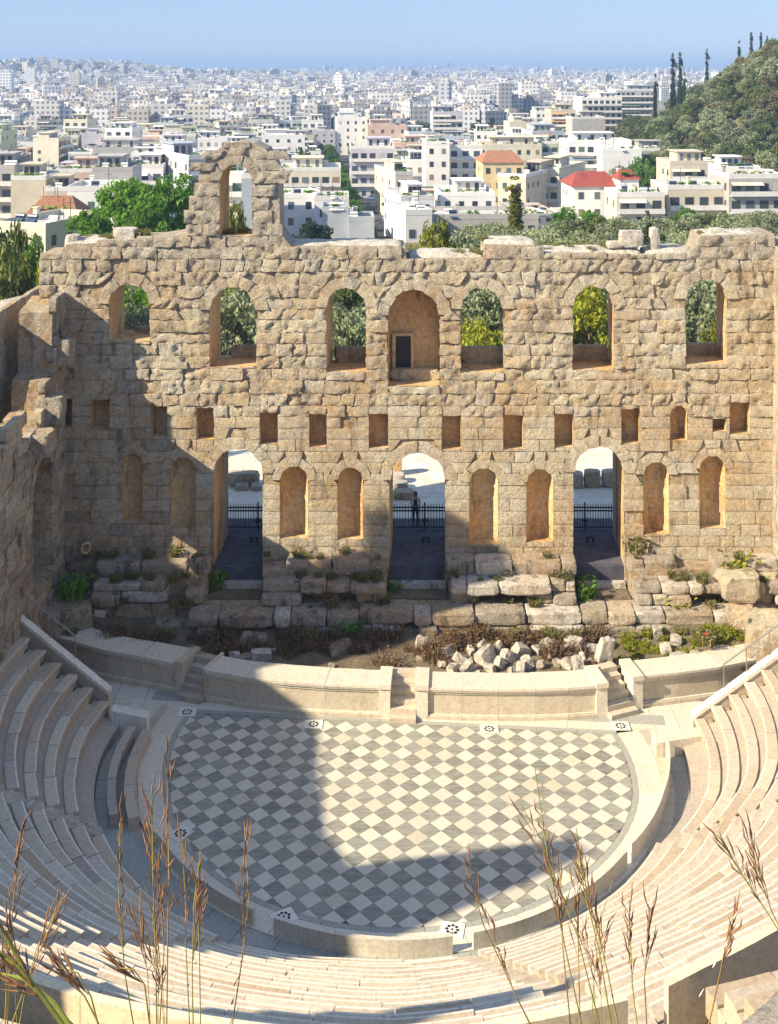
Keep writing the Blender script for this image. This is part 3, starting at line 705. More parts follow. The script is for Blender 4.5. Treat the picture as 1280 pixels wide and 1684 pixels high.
def stage_steps(xa, xb, xc, xd, lab, mat, nstep=6, proj_=.75, worn=False):
    """pier xa-xb, flight xb-xc, pier xc-xd"""
    rt = thing('stage_steps', lab, 'steps', (0, 0, 0), 0, 'marble step flights set into the stage front')
    for p0, p1 in ((xa, xb), (xc, xd)):
        if p1 - p0 < 2: continue
        a, b = bp_at(p0), bp_at(p1); d = (b - a).normalized(); nn = Vector((-d.y, d.x, 0))
        for nm, o0, o1, z0, z1, e in (('pier', -.10, 1.15, -.05, PH - .08, .0), ('pier_cap', -.16, 1.3, PH - .078, PH + .12, -.03)):
            q = [a + d * e + nn * o0, b - d * e + nn * o0, b - d * e + nn * o1, a + d * e + nn * o1]
            m = MB(); m.hexa([p + Vector((0, 0, z0)) for p in q], [p + Vector((0, 0, z1)) for p in q]); m.build(nm, M_RING if not worn else M_SEAT, rt)
    a, b = bp_at(xb), bp_at(xc); d = (b - a).normalized(); nn = Vector((-d.y, d.x, 0))
    for s in range(nstep):
        z1 = PH * (s + 1) / nstep - .02; o0 = -.42 + s * .30; e = .01 if s > 1 else -.03
        q = [a + d * e + nn * o0, b - d * e + nn * o0, b - d * e + nn * (o0 + .42), a + d * e + nn * (o0 + .42)]
        if worn: q = [p + Vector((RND.uniform(-.03, .03), RND.uniform(-.04, .04), 0)) for p in q]
        m = MB(); m.hexa([p + Vector((0, 0, -.05)) for p in q], [p + Vector((0, 0, z1 + (RND.uniform(-.03, .03) if worn else 0))) for p in q]); m.build('step', mat, rt)
stage_steps(291, 302, 338, 340, 'broken dark stone steps in the shaded part of the stage front', M_SEAT_D, 5, worn=True)
stage_steps(624, 642, 683, 704, 'central sunlit marble steps in the stage front', M_PANEL)
stage_steps(980, 998, 1040, 1056, 'sunlit marble steps at the end of the stage front beside the rubble heap', M_PANEL)
# ------------------------------------------------------------------ stage wall
YW = 54.0
def U(px): return (px - CXP) / F * YW
def ZW(py): return CAMH - (py - HZ) / F * YW
Tw = lambda u, v, z: (u, YW - v, z)
TH = 2.3
ops = []
for l, r, c, s in ((180, 247, 465, 560), (345, 422, 470, 603), (537, 602, 472, 611), (758, 828, 472, 612), (942, 1009, 468, 608), (1127, 1195, 457, 598)):
    ops.append(Opening(U(l), U(r), ZW(s), ZW(c), True, .52, TH, True, .08))
ops.append(Opening(U(638), U(723), ZW(634), ZW(475), True, .55, 1.55, False, .06))
for l, r, t, b in ((150, 180, 657, 706), (250, 275, 668, 718), (324, 352, 670, 722), (428, 457, 678, 730), (509, 537, 680, 734), (607, 638, 680, 736), (727, 758, 683, 738), (828, 860, 682, 738), (912, 943, 680, 735), (1022, 1052, 672, 729), (1172, 1194, 688, 709), (1200, 1233, 661, 713), (104, 119, 655, 700)):
    ops.append(Opening(U(l), U(r), ZW(b), ZW(t), False, 0, .75, False, .02))
ops.append(Opening(U(1102), U(1130), ZW(724), ZW(666), True, .25, .7, False, .02))
for l, r, c, s in ((203, 235, 744, 856), (281, 322, 750, 868), (461, 507, 765, 884), (556, 597, 767, 886), (772, 819, 768, 894), (866, 910, 770, 890), (1058, 1100, 758, 878), (1150, 1193, 748, 868)):
    ops.append(Opening(U(l), U(r), ZW(s), ZW(c), True, .42, .62, False, .04))
doors = []
for l, r, c in ((352, 432, 735), (641, 732, 742), (943, 1026, 733)):
    doors.append(Opening(U(l), U(r), 1.3, ZW(c), True, .5, TH, True, .06))
ops += doors
arch = Opening(U(362), U(415), 18.35, ZW(270), True, .5, TH, True, .06)
ops.append(arch)
top_px = [(60, 418), (100, 416), (108, 400), (170, 398), (205, 392), (260, 390), (300, 384), (318, 382), (320, 350), (326, 348), (327, 285), (338, 262), (352, 246), (372, 236), (395, 231), (418, 233), (438, 243), (452, 266), (459, 300), (461, 380), (470, 392), (480, 403), (560, 403), (667, 404), (668, 424), (690, 424), (796, 422), (798, 400), (880, 402), (884, 417), (960, 415), (1060, 417), (1092, 417), (1150, 412), (1157, 386), (1230, 384), (1280, 380)]
topf = [(U(a), ZW(b)) for a, b in top_px]
UL, URR = U(66), 18.0
rng = random.Random(3)
quads = lay_courses(UL, URR, 1.0, 23.2, ops, (.50, .66), .7, 1.5, rng)
stones = []; k = 0
for (a0, a1, b0, b1, za, zc) in quads:
    um = (a0 + a1 + b0 + b1) / 4
    zt = min(interp(topf, um), 30)
    if za > zt - .22: continue
    if zc > zt: zc2 = zt + rng.uniform(-.05, .08); f = (zc2 - za) / (zc - za); b0 = a0 + (b0 - a0) * f; b1 = a1 + (b1 - a1) * f; zc = zc2
    k += 1
    upper = um_z = (za + zc) / 2
    rough = smooth01((um_z - 9.0) / 2.0)
    if um < -9: rough = max(rough, .45)
    amp = (.02 + .062 * rough) * rng.uniform(.75, 1.3)
    pr = .12 + rng.uniform(-.015, .02) + rough * rng.uniform(-.045, .05)
    if rng.random() < .06: pr -= .09
    ctr, vs, fs = stone_geo([(a0, za), (a1, za), (b1, zc), (b0, zc)], Tw, pr, amp, k, .13 if rough > .5 else .2, .3, .013 - .004 * rough, .015 + .035 * rough, .16 + .2 * (1 - rough))
    stones.append((ctr, vs, fs, (a1 - a0 + b1 - b0) * (zc - za)))
sw = thing('stage_wall', 'tall ruined stage wall of warm limestone with two tiers of arches', 'ruin wall', (0, 0, 0))
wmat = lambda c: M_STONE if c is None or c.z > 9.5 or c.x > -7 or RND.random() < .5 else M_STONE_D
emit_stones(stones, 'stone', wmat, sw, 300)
vlist = []
for o in ops:
    if not o.arched: continue
    nseg = max(5, int(math.pi * (o.hw + o.ring / 2) / .55)); 
    for i in range(nseg):
        a0, a1 = math.pi * i / nseg, math.pi * (i + 1) / nseg; r0, r1 = o.hw, o.hw + o.ring * rng.uniform(.95, 1.12)
        r0 += rng.uniform(-.06, .02) if o in doors or o.zc > 12 else 0
        c4 = [(o.c + r1 * math.cos(a1), o.spring + r1 * math.sin(a1)), (o.c + r0 * math.cos(a1), o.spring + r0 * math.sin(a1)), (o.c + r0 * math.cos(a0), o.spring + r0 * math.sin(a0)), (o.c + r1 * math.cos(a0), o.spring + r1 * math.sin(a0))]
        k += 1; amp = .07 if o.zc > 12 else .025
        c4 = [c4[1], c4[2], c4[3], c4[0]]
        ctr, vs, fs = stone_geo(c4, Tw, .13 + rng.uniform(-.02, .02), amp * .6, k, .16, .3, .006, .025, .15)
        vlist.append((ctr, vs, fs, 1))
emit_stones(vlist, 'arch_stone', lambda c: M_STONE, sw, 300)
# core
def in_arch(o): return True
outline = [(URR, .5)] + [(u, z - .06) for u, z in reversed(topf) if UL < u < URR]
outline = [(UL, .5), (URR, .5), (URR, ZW(382) - .06)] + [(u, z - .06) for u, z in reversed(topf) if UL + .01 < u < URR - .01] + [(UL, ZW(417) - .06)]
core_wall('wall_core', outline, ops, Tw, .03, -TH, M_CORE, sw, M_NICHE)
# dark plate for the doorway at the back of the central niche
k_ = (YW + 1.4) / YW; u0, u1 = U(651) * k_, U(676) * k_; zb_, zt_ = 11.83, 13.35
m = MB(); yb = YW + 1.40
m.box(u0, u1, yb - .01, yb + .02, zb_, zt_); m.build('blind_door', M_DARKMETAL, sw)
m = MB(); m.box(u0 - .16, u0, yb - .1, yb + .02, zb_, zt_ + .12); m.box(u1, u1 + .14, yb - .1, yb + .02, zb_, zt_ + .12); m.box(u0, u1, yb - .1, yb + .02, zt_, zt_ + .14); m.build('door_frame', M_NICHE, sw)
rough_block('sill_stone', 2.3, .5, .55, M_STONE, sw, (U(684), YW + 1.1, ZW(634) + .25), (0, 0, 0), 3, .05, 4)
# loose parapet blocks lying in the windows
for i, (l, r, s, h) in enumerate(((205, 247, 560, .3), (370, 422, 603, .6), (545, 602, 611, .75), (762, 828, 612, .8), (945, 1006, 608, .75), (1132, 1192, 598, .55))):
    um = (U(l) + U(r)) / 2 + .12; w = U(r) - U(l)
    rough_block('sill_stone', w * 1.06, .5, h, M_STONE_D if i < 3 else M_STONE, sw, (um, YW + 1.95, ZW(s) + h / 2 - .05), (0, 0, 0), 40 + i, .05, 4)
# smooth lime mounds on the wall head and blocks left standing on it
def mound(name, px0, px1, pz, H, y0, y1, mat, parent):
    x0, x1 = U(px0), U(px1); vs = []; nx, ny = 26, 9
    for j in range(ny + 1):
        for i in range(nx + 1):
            s, t = i / nx, j / ny; x = x0 + (x1 - x0) * s; y = y0 + (y1 - y0) * t
            vs.append((x, y, pz - .5 + (.5 + H * (.55 + .45 * math.sin(math.pi * s)) * (.5 + .5 * math.sin(math.pi * (.15 + t * .7)))) * (0 if i in (0, nx) or j in (0, ny) else 1) + .09 * nz(x * 1.5, y * 1.5) + .04 * nz(x * 5, y * 5)))
    return mesh_obj(name, vs, [(j * (nx + 1) + i, j * (nx + 1) + i + 1, (j + 1) * (nx + 1) + i + 1, (j + 1) * (nx + 1) + i) for j in range(ny) for i in range(nx)], mat, parent, True)
for a, b, zp, H in ((670, 800, 17.22, .3), (796, 884, 17.9, .2), (880, 1062, 17.45, .22), (1062, 1160, 17.4, .32), (100, 240, 18.0, .12), (462, 668, 17.88, .06), (1155, 1282, 18.3, .12)):
    mound('mortar_cap', a, b, zp, H, YW + .12, YW + TH - .05, M_MORTAR, sw)
for i, (px, py, w, h, d, lab) in enumerate(((207, 384, 38, 16, .8, 'grey weathered block lying alone on the head of the stage wall'), (1038, 392, 38, 22, .8, 'cream broken block lying on the wall head beside the dark cypress'),
        (1076, 396, 15, 36, .45, 'narrow upright stone standing on the wall head'), (1178, 382, 22, 12, .6, 'small pale cap stone on the wall head near its end'), (120, 398, 22, 20, .7, 'tilted grey block at the low end of the wall head'), (1010, 402, 22, 10, .6, 'flat pale stone beside the broken block on the wall head'))):
    y = YW + .7; s = y / F; p = atY(px, py + h * .5, y)
    b = rough_block('fallen_block', w * s, d, h * s * 1.15, M_PALE, None, (p.x, y, p.z + h * s * .55), (0, 0, .1 * (i % 3 - 1)), 60 + i, .07)
    tag(b, lab, 'stone block')
# rear mass that carries the passages
rear = thing('stage_building', 'plain rear wall mass behind the three stage doorways', 'ruin wall')
dop = [Opening(o.l + .10, o.r + .10, .6, o.zc - .05, True, 0, 2.0, True, .06) for o in doors]
Tr = lambda u, v, z: (u, YW + TH + .01 - v, z)
core_wall('rear_wall', [(-15, -1), (17, -1), (17, 11.0), (-15, 11.0)], dop, Tr, .0, -1.35, M_STONE, rear, M_STONE)
# passage floors: floor and riser toned dark for shade, pale threshold and rubble below it
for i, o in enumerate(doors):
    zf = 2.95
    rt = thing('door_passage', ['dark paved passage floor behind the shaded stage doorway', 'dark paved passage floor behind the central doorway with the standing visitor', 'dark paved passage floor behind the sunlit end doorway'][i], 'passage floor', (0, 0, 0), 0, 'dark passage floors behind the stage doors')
    m = MB(); m.box(o.l - .1, o.r + .5, YW + .12, 59.6, zf - .6, zf); m.build('floor_plate', M_SHADE_FLOOR, rt)
    m = MB(); m.box(o.l - .02, o.r + .02, YW - .06, YW + .116, 2.28, zf - .03); m.build('riser', M_SHADE_FLOOR, rt)
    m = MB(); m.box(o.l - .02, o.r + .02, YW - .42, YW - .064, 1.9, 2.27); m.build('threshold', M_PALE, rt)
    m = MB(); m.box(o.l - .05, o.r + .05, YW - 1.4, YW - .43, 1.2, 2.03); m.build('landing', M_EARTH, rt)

# ------------------------------------------------------------------ return walls
XR = U(103)
Tl = lambda u, v, z: (XR + v, u, z)
lop = [Opening(49.1, 51.9, 3.6, 9.2, True, .5, 1.4, True, 0)]
q = lay_courses(44.6, 53.98, 1.5, 16.6, [Opening(o.l, o.r, o.zs, o.zc, True, .5) for o in lop], (.5, .68), .7, 1.3, rng)
ltop = [(42, 10.9), (46, 11.0), (46.1, 11.6), (48, 11.5), (48.1, 10.5), (50.0, 10.4), (50.1, 11.0), (51.2, 11.1), (51.3, 12.4), (52.2, 12.5), (52.3, 15.2), (54, 15.6)]
sl_, k0 = [], 4000
for (a0, a1, b0, b1, za, zc) in q:
    if za > interp(ltop, (a0 + a1) / 2) - .2: continue
    k0 += 1; c4 = [(a0, za), (a1, za), (b1, zc), (b0, zc)]
    c = stone_geo(c4, Tl, .12 + rng.uniform(-.03, .07), .06 * rng.uniform(.7, 1.4), k0, .17, .3, .006, .03, .2)
    # mirrored plane: turn faces
    sl_.append((c[0], c[1], [tuple(reversed(f)) for f in c[2]], (a1 - a0) * (zc - za)))
for o in lop:
    for i in range(8):
        a0, a1 = math.pi * i / 8, math.pi * (i + 1) / 8; r0, r1 = o.hw, o.hw + .52
        c4 = [(o.c + r0 * math.cos(a1), o.spring + r0 * math.sin(a1)), (o.c + r0 * math.cos(a0), o.spring + r0 * math.sin(a0)), (o.c + r1 * math.cos(a0), o.spring + r1 * math.sin(a0)), (o.c + r1 * math.cos(a1), o.spring + r1 * math.sin(a1))]
        k0 += 1; c = stone_geo(c4, Tl, .2, .06, k0); sl_.append((c[0], c[1], [tuple(reversed(f)) for f in c[2]], 1.5))
lw = thing('side_wall', 'shaded ruined side wall joining the stage wall, with one tall arched doorway', 'ruin wall')
emit_stones(sl_, 'stone', lambda c: M_STONE if c is None or RND.random() < .6 else M_STONE_D, lw, 290)
core_wall('wall_core', [(44.6, .5), (54.2, .5), (54.2, 15.5), (52.3, 15.1), (52.2, 12.4), (51.3, 12.3), (51.2, 11.0), (50.1, 10.9), (50.0, 10.3), (48.1, 10.4), (48.0, 11.4), (46.1, 11.5), (46, 10.9), (44.6, 10.8)], lop, Tl, 0, -1.5, M_CORE, lw, M_CORE)
# stepped broken pier in front of the side wall
for i, (px, py, Y, w, d, h) in enumerate(((84, 570, 52.9, .9, 1.1, 1.2), (66, 665, 51.2, 1.2, 1.2, 1.3), (50, 725, 49.4, 1.3, 1.2, 1.0))):
    p = atY(px, py, Y); rough_block('broken_stone', d, w, h, M_STONE_D, lw, (XR + d * .22, Y, p.z - h / 2 + .4), (0, 0, rng.uniform(-.1, .1)), 90 + i, .07, 8)
bw = thing('side_wall', 'rubble faced outer wall standing behind the broken top of the shaded side wall', 'ruin wall')
Tb = lambda u, v, z: (-17.6 + v, u, z)
q = lay_courses(50.6, 60.0, 8.0, 15.2, [], (.32, .45), .4, .8, rng); bs = []
for (a0, a1, b0, b1, za, zc) in q:
    if za > interp([(50, 14.9), (55, 15.2), (60, 14.6)], a0) - .2: continue
    k0 += 1; c = stone_geo([(a0, za), (a1, za), (b1, zc), (b0, zc)], Tb, .08 + rng.uniform(-.02, .03), .03, k0, .2, .25, .006, .02, .2); bs.append((c[0], c[1], [tuple(reversed(f)) for f in c[2]], (a1 - a0) * (zc - za)))
emit_stones(bs, 'stone', lambda c: M_STONE, bw, 290)
core_wall('wall_core', [(50.6, 2), (60, 2), (60, 14.5), (55, 15.1), (50.6, 14.8)], [], Tb, .04, -1.0, M_MORTAR, bw, M_CORE)
rw = thing('side_wall', 'narrow sunlit orange side wall at the far sunny end of the stage wall', 'ruin wall')
Trr = lambda u, v, z: (URR - v, u, z)
q = lay_courses(49.0, 53.98, 1.5, 17.6, [], (.5, .7), .8, 1.4, rng); rs = []
for (a0, a1, b0, b1, za, zc) in q:
    k0 += 1; rs.append((*stone_geo([(a0, za), (a1, za), (b1, zc), (b0, zc)], Trr, .08 + rng.uniform(-.03, .05), .04, k0), (a1 - a0) * (zc - za)))
emit_stones(rs, 'stone', lambda c: M_STONE, rw, 290)
core_wall('wall_core', [(49.0, .5), (56.2, .5), (56.2, 18.0), (49.0, 17.6)], [], Trr, 0, -1.5, M_CORE, rw, M_CORE)

# ------------------------------------------------------------------ stepped podium along the foot of the stage wall
pod = thing('podium', 'broken stepped limestone podium along the foot of the stage wall', 'podium')
pst = []
gapx = [(o.l - .02, o.r + .02) for o in doors]
def tier(z0, z1, Yf, Yb, amp, ranges, prob, ch):
    T = lambda u, v, z: (u, Yf - v, z)
    for (x0, x1) in ranges:
        z = z0
        while z < z1 - .1:
            zc = min(z1, z + rng.uniform(*ch)); x = x0
            while x < x1 - .1:
                w = min(rng.uniform(.6, 2.5), x1 - x)
                if x1 - (x + w) < .4: w = x1 - x
                if rng.random() < prob - .06:
                    global k0
                    k0 += 1; hh = zc + (rng.uniform(-.10, .08) if zc >= z1 else 0)
                    L, W, H = w - .01, Yb - Yf, hh - z
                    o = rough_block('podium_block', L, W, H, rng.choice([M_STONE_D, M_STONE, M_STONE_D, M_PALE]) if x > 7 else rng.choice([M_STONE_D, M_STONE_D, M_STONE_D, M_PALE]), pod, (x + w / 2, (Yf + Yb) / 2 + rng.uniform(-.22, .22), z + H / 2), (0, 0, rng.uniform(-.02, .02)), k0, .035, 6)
                x += w
            z = zc
ends = [-13.6, 17.9]
def spans(g=0.0):
    e = [-13.4] + [v for a, b in gapx for v in (a - g, b + g)] + [17.9]
    return list(zip(e[::2], e[1::2]))
tier(2.95, 3.65, 52.9, 54.0, .05, spans(), .92, (.6, .75))
tier(2.0, 2.95, 51.95, 53.3, .05, spans(.15), .9, (.45, .55))
tier(.9, 2.0, 51.1, 52.4, .05, [(-10.5, 17.0)], .93, (.5, .6))
m = MB(); m.box(-13.6, 17.9, 52.2, YW + .05, .3, 1.95); 
for a, b in spans(.1): m.box(a, b, 52.9, YW + .04, 1.951, 3.2)
m.build('rubble_core', M_CORE, pod)

# ------------------------------------------------------------------ fallen stones in the pit
def zpit(x, y):
    return .88 + .7 * smooth01((-11.5 - x) / 4) * smooth01((y - 50.2) / 1.5) + .35 * smooth01((x - 10.5) / 4) * smooth01((y - 49.3) / 1.2) + .45 * smooth01((y - 50.3) / 1.2)
rb = [(738, 1068, 26), (775, 1070, 24), (760, 1086, 30), (770, 1100, 28), (795, 1060, 22), (800, 1082, 34), (806, 1098, 30), (820, 1068, 28), (822, 1092, 24), (836, 1080, 30), (842, 1100, 20), (745, 1102, 26),
      (858, 1072, 30), (868, 1090, 34), (884, 1068, 20), (887, 1092, 26), (899, 1062, 26), (915, 1060, 26), (930, 1064, 18), (944, 1062, 42), (918, 1088, 20), (934, 1092, 20), (951, 1095, 34), (964, 1064, 20), (978, 1066, 22), (975, 1085, 18), (996, 1062, 26), (996, 1088, 30), (727, 1090, 18), (787, 1105, 18), (858, 1100, 22), (905, 1078, 18), (960, 1078, 18)]
for i, (px, py, s) in enumerate(rb):
    p = atZ(px, py, 1.1); L = s / F * p.y * rng.uniform(.65, 1.05)
    b = rough_block('rubble_block', L, L * rng.uniform(.5, .7), L * rng.uniform(.5, .8), M_PALE, None, (p.x, p.y + .15, zpit(p.x, p.y) + L * .22), (rng.uniform(-.6, .6), rng.uniform(-.7, .7), rng.uniform(-1.5, 1.5)), 200 + i, .13)
    tag(b, 'pale broken block in the heap of rubble behind the sunlit stage front', 'stone block', 'broken blocks heaped behind the sunlit stage front')
b = rough_block('rubble_block', .6, .45, 1.15, M_PALE, None, (atZ(992, 1075, 1.2).x, 48.9, 1.45), (.1, .25, .3), 777, .16); tag(b, 'tall pointed pale block standing at the end of the rubble heap', 'stone block')
for i, (px, py, w, h) in enumerate(((1082, 1038, 14, 18), (1095, 1056, 18, 16), (1112, 1045, 18, 12), (1118, 1068, 30, 14), (1144, 1068, 14, 18), (1193, 1062, 38, 18), (1100, 1078, 20, 10), (1166, 966, 30, 28), (1090, 970, 80, 26))):
    p = atZ(px, py, 1.4); s = p.y / F
    b = rough_block('rubble_block', w * s, .5, h * s, M_PALE, None, (p.x, p.y, zpit(p.x, p.y) + h * s * .4), (0, rng.uniform(-.1, .1), rng.uniform(-.3, .3)), 300 + i, .1)
    if i < 7: tag(b, 'small pale block scattered on the dry grass at the sunny end of the pit', 'stone block', 'blocks scattered on the sunny grass of the pit')
    else: tag(b, ['rough upright block before the podium at its sunny end', 'long low block lying before the podium past the last doorway'][i - 7], 'stone block')
for i, (px, py, w, h) in enumerate(((418, 1052, 44, 14), (430, 1076, 34, 16), (404, 1078, 26, 10), (386, 1076, 18, 12), (448, 1070, 16, 12), (162, 985, 26, 12), (160, 1000, 24, 10), (165, 1028, 20, 10), (545, 1090, 10, 8), (693, 1060, 18, 22), (690, 1078, 12, 8), (150, 1010, 30, 14), (560, 1062, 40, 14), (600, 1058, 22, 10))):
    p = atZ(px, py, 1.1); s = p.y / F
    b = rough_block('rubble_block', w * s, w * s * .6, h * s * 1.3, M_PALE if i % 2 else M_STONE_D, None, (p.x, p.y, zpit(p.x, p.y) + h * s * .3), (rng.uniform(-.15, .15), rng.uniform(-.2, .2), rng.uniform(-.5, .5)), 400 + i, .12)
    tag(b, 'low broken stone lying on the shaded dark earth of the pit', 'stone block', 'broken stones on the shaded earth of the pit')
for i, (px, py, z, w, h, d, rz, lab) in enumerate(((80, 962, 2.6, 30, 26, .6, .5, 'pale column stump lying at the shaded end of the pit'), (100, 1000, 2.0, 90, 80, 2.6, .5, 'big grey rubble mass between the shaded coping and the pit'), (40, 985, 2.6, 60, 40, 1.6, .2, 'rough grey boulder pile behind the shaded handrail'),
        (1222, 1010, 2.0, 40, 70, 1.2, -.3, 'tall rough block at the sunny corner of the pit'), (1262, 1035, 2.2, 60, 90, 2.2, -.35, 'huge flat topped cream block behind the sunlit handrail'), (1235, 960, 2.6, 60, 34, 1.4, 0, 'rough rubble ledge beside the yellow bush at the sunny corner'), (1256, 945, 3.0, 44, 26, 1.0, 0, 'pale block on the ledge at the sunny end of the podium'),
        (1215, 950, 3.2, 60, 40, 1.4, .1, 'broken ledge under the last niche of the stage wall'), (240, 925, 3.0, 120, 46, 1.6, 0, 'shaded ledge of broken masonry below the two darkest niches'), (135, 880, 4.2, 60, 50, 1.4, .2, 'dark rubble lump with old drum in the shaded corner'))):
    p = atZ(px, py, z); s = p.y / F
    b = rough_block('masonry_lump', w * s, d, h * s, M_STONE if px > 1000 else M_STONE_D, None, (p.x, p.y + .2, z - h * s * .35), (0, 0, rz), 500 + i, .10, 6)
    tag(b, lab, 'stone block')

# ------------------------------------------------------------------ plaza behind the doorways
pl = bpy.data.objects.new('plaza', None); COL.objects.link(pl); structure(pl)
m = MB(); m.box(-24, 24, 56.3, 74.5, 2.2, 2.925); m.build('plaza_bed', M_PAVE, pl)
cells = []
y = 59.7
row = 0
while y < 73.6:
    h = rng.uniform(.6, .85)
    for (xa, xb) in ((-10.9, -6.2), (-1.6, 4.2), (9.3, 15.2)):
        x = xa + rng.uniform(-.5, 0)
        while x < xb:
            w = rng.uniform(.9, 1.7); cells.append((x, x + w, y, y + h)); x += w
    y += h
for (x0, x1, y0, y1) in cells[:300]:
    z = 2.945 + rng.uniform(-.004, .01)
    m = MB(); m.box(-(x1 - x0) / 2 + .012, (x1 - x0) / 2 - .012, -(y1 - y0) / 2 + .012, (y1 - y0) / 2 - .012, -.018, 0); m.build('paving_slab', M_PAVE, pl, False, ((x0 + x1) / 2, (y0 + y1) / 2, z))
for i, (px, py, w, h, d, mt, lab) in enumerate(((658, 797, 26, 10, .7, M_PALE, 'lowest cream block beside the plaza wall seen through the central door'), (664, 812, 34, 12, .8, M_STONE, 'long ochre block on the plaza nearest the gate in the central door'), (655, 785, 22, 14, .7, M_PALE, 'cream block beside the yellow box seen through the central door'),
        (648, 763, 26, 34, .5, M_NICHE, 'tall ochre stone pier seen through the central door'),
        (400, 786, 52, 22, .7, M_STONE, 'long grey stone bench block seen through the shaded doorway'), (398, 799, 22, 9, .6, M_PALE, 'small block under the stone bench in the shaded doorway'), (423, 800, 18, 9, .6, M_PALE, 'pale foot block beside the stone bench in the shaded doorway'),
        (948, 788, 22, 24, .7, M_PALE, 'first pale block in the row seen through the sunlit end doorway'), (974, 786, 26, 26, .7, M_STONE, 'middle grey block in the row seen through the sunlit end doorway'), (1006, 786, 32, 26, .7, M_PALE, 'broad last block in the row seen through the sunlit end doorway'))):
    p = atZ(px, py + h / 2, 2.95); s = p.y / F
    b = rough_block('plaza_block', w * s, d, h * s, mt, None, (p.x, p.y, 2.95 + h * s / 2), (0, 0, rng.uniform(-.08, .08)), 600 + i, .04)
    tag(b, lab, 'stone block')
# gates
for i, o in enumerate(doors):
    lab = ['iron bar gate in the shaded doorway', 'iron bar gate in the central doorway in front of the visitor', 'iron bar gate in the sunlit end doorway'][i]
    g = thing('gate', lab, 'gate', (0, 0, 0), 0, 'low iron gates in the stage doorways')
    yg = 58.2; zf = 2.95; x0, x1 = o.l - .05, o.r + .5; hgt = 1.22
    n = 22; m = MB()
    for j in range(n + 1):
        x = x0 + (x1 - x0) * j / n; m.tube((x, yg, zf + .05), (x, yg, zf + hgt), .017, .017, 5); m.tube((x, yg, zf + hgt), (x, yg, zf + hgt + .1), .03, .002, 4)
    stuff(m.build('bar', M_DARKMETAL, g))
    for zz in (.12, hgt - .12, hgt - .28): m = MB(); m.box(x0, x1, yg - .03, yg + .03, zf + zz - .03, zf + zz + .03); m.build('rail', M_DARKMETAL, g)
    cx = x0 + (x1 - x0) * (.58 if i != 2 else .45)
    m = MB(); m.box(cx - .035, cx + .035, yg - .045, yg + .045, zf, zf + hgt + .14); post = m.build('post', M_DARKMETAL, g)
    m = MB(); m.box(cx - .16, cx + .16, yg - .08, yg - .046, zf + .42, zf + .52); m.box(cx - .06, cx + .06, yg - .1, yg - .047, zf + .36, zf + .6); m.build('lock', M_DARKMETAL, post)
    m = MB(); m.tube((cx - .14, yg - 1.6, zf), (cx - .14, yg - 1.6, zf + .22), .05); m.tube((cx + .14, yg - 1.6, zf), (cx + .14, yg - 1.6, zf + .22), .05); m.box(cx - .22, cx + .22, yg - 1.65, yg - 1.55, zf + .22, zf + .28)
    bo = m.build('floor_bolt', M_DARKMETAL); tag(bo, 'low dark iron stop on the passage floor ' + ['of the shaded doorway', 'of the central doorway', 'of the sunlit end doorway'][i], 'door stop')

# ------------------------------------------------------------------ visitor standing behind the central gate
def skin_body(name, verts, edges, radii, mat, parent=None, sub=2, root=0):
    me = bpy.data.meshes.new(name); me.from_pydata(verts, edges, []); o = bpy.data.objects.new(name, me); COL.objects.link(o)
    md = o.modifiers.new('skin', 'SKIN'); md.use_smooth_shade = True
    for i, r in enumerate(radii):
        v = me.skin_vertices[0].data[i]; v.radius = (r if isinstance(r, tuple) else (r, r)); v.use_root = (i == root)
    s = o.modifiers.new('sub', 'SUBSURF'); s.levels = sub; s.render_levels = sub
    me.materials.append(mat)
    dg = bpy.context.evaluated_depsgraph_get(); ev = o.evaluated_get(dg); nm = bpy.data.meshes.new_from_object(ev)
    bpy.data.objects.remove(o); nm.polygons.foreach_set('use_smooth', [True] * len(nm.polygons))
    return link(name, nm, parent)
M_SKIN = simple('skin', (.48, .30, .21), .6, .05); M_JKT = simple('pale_denim', (.55, .60, .72), .8, .12, 12); M_TRS = simple('black_trousers', (.03, .03, .045), .8, .2, 10); M_HAIR = simple('brown_hair', (.09, .05, .03), .6, .3, 30); M_SHIRT = simple('dark_top', (.05, .04, .045), .8, .1)
pv = atZ(684, 871, 2.96)
man = thing('person', 'visitor in pale jacket and black trousers standing behind the central gate', 'person', (pv.x, 58.75, 2.945), math.pi * 0.0)
# faces the camera (-Y)
V = [(0, 0, .92), (0, .01, 1.08), (0, .01, 1.24), (0, .01, 1.36), (0, -.005, 1.44), (0, -.02, 1.53), (0, -.02, 1.62),
     (.09, 0, .86), (.10, -.01, .48), (.13, .02, .09), (.13, -.10, .035), (-.09, 0, .86), (-.10, .0, .48), (-.11, .03, .09), (-.12, -.09, .035),
     (.17, .01, 1.34), (.23, .01, 1.08), (.13, -.17, 1.03), (.05, -.22, 1.06), (-.17, .01, 1.34), (-.23, .01, 1.08), (-.13, -.17, 1.03), (-.05, -.22, 1.07)]
E = [(0, 1), (1, 2), (2, 3), (3, 4), (4, 5), (5, 6), (0, 7), (7, 8), (8, 9), (9, 10), (0, 11), (11, 12), (12, 13), (13, 14), (3, 15), (15, 16), (16, 17), (17, 18), (3, 19), (19, 20), (20, 21), (21, 22)]
Rr = [(.13, .10), (.12, .09), (.135, .095), (.10, .075), (.045, .045), (.075, .085), (.07, .08), .082, .055, .035, .032, .082, .055, .035, .032, .05, .04, .032, .026, .05, .04, .032, .026]
body = skin_body('body', V, E, Rr, M_SKIN, man)
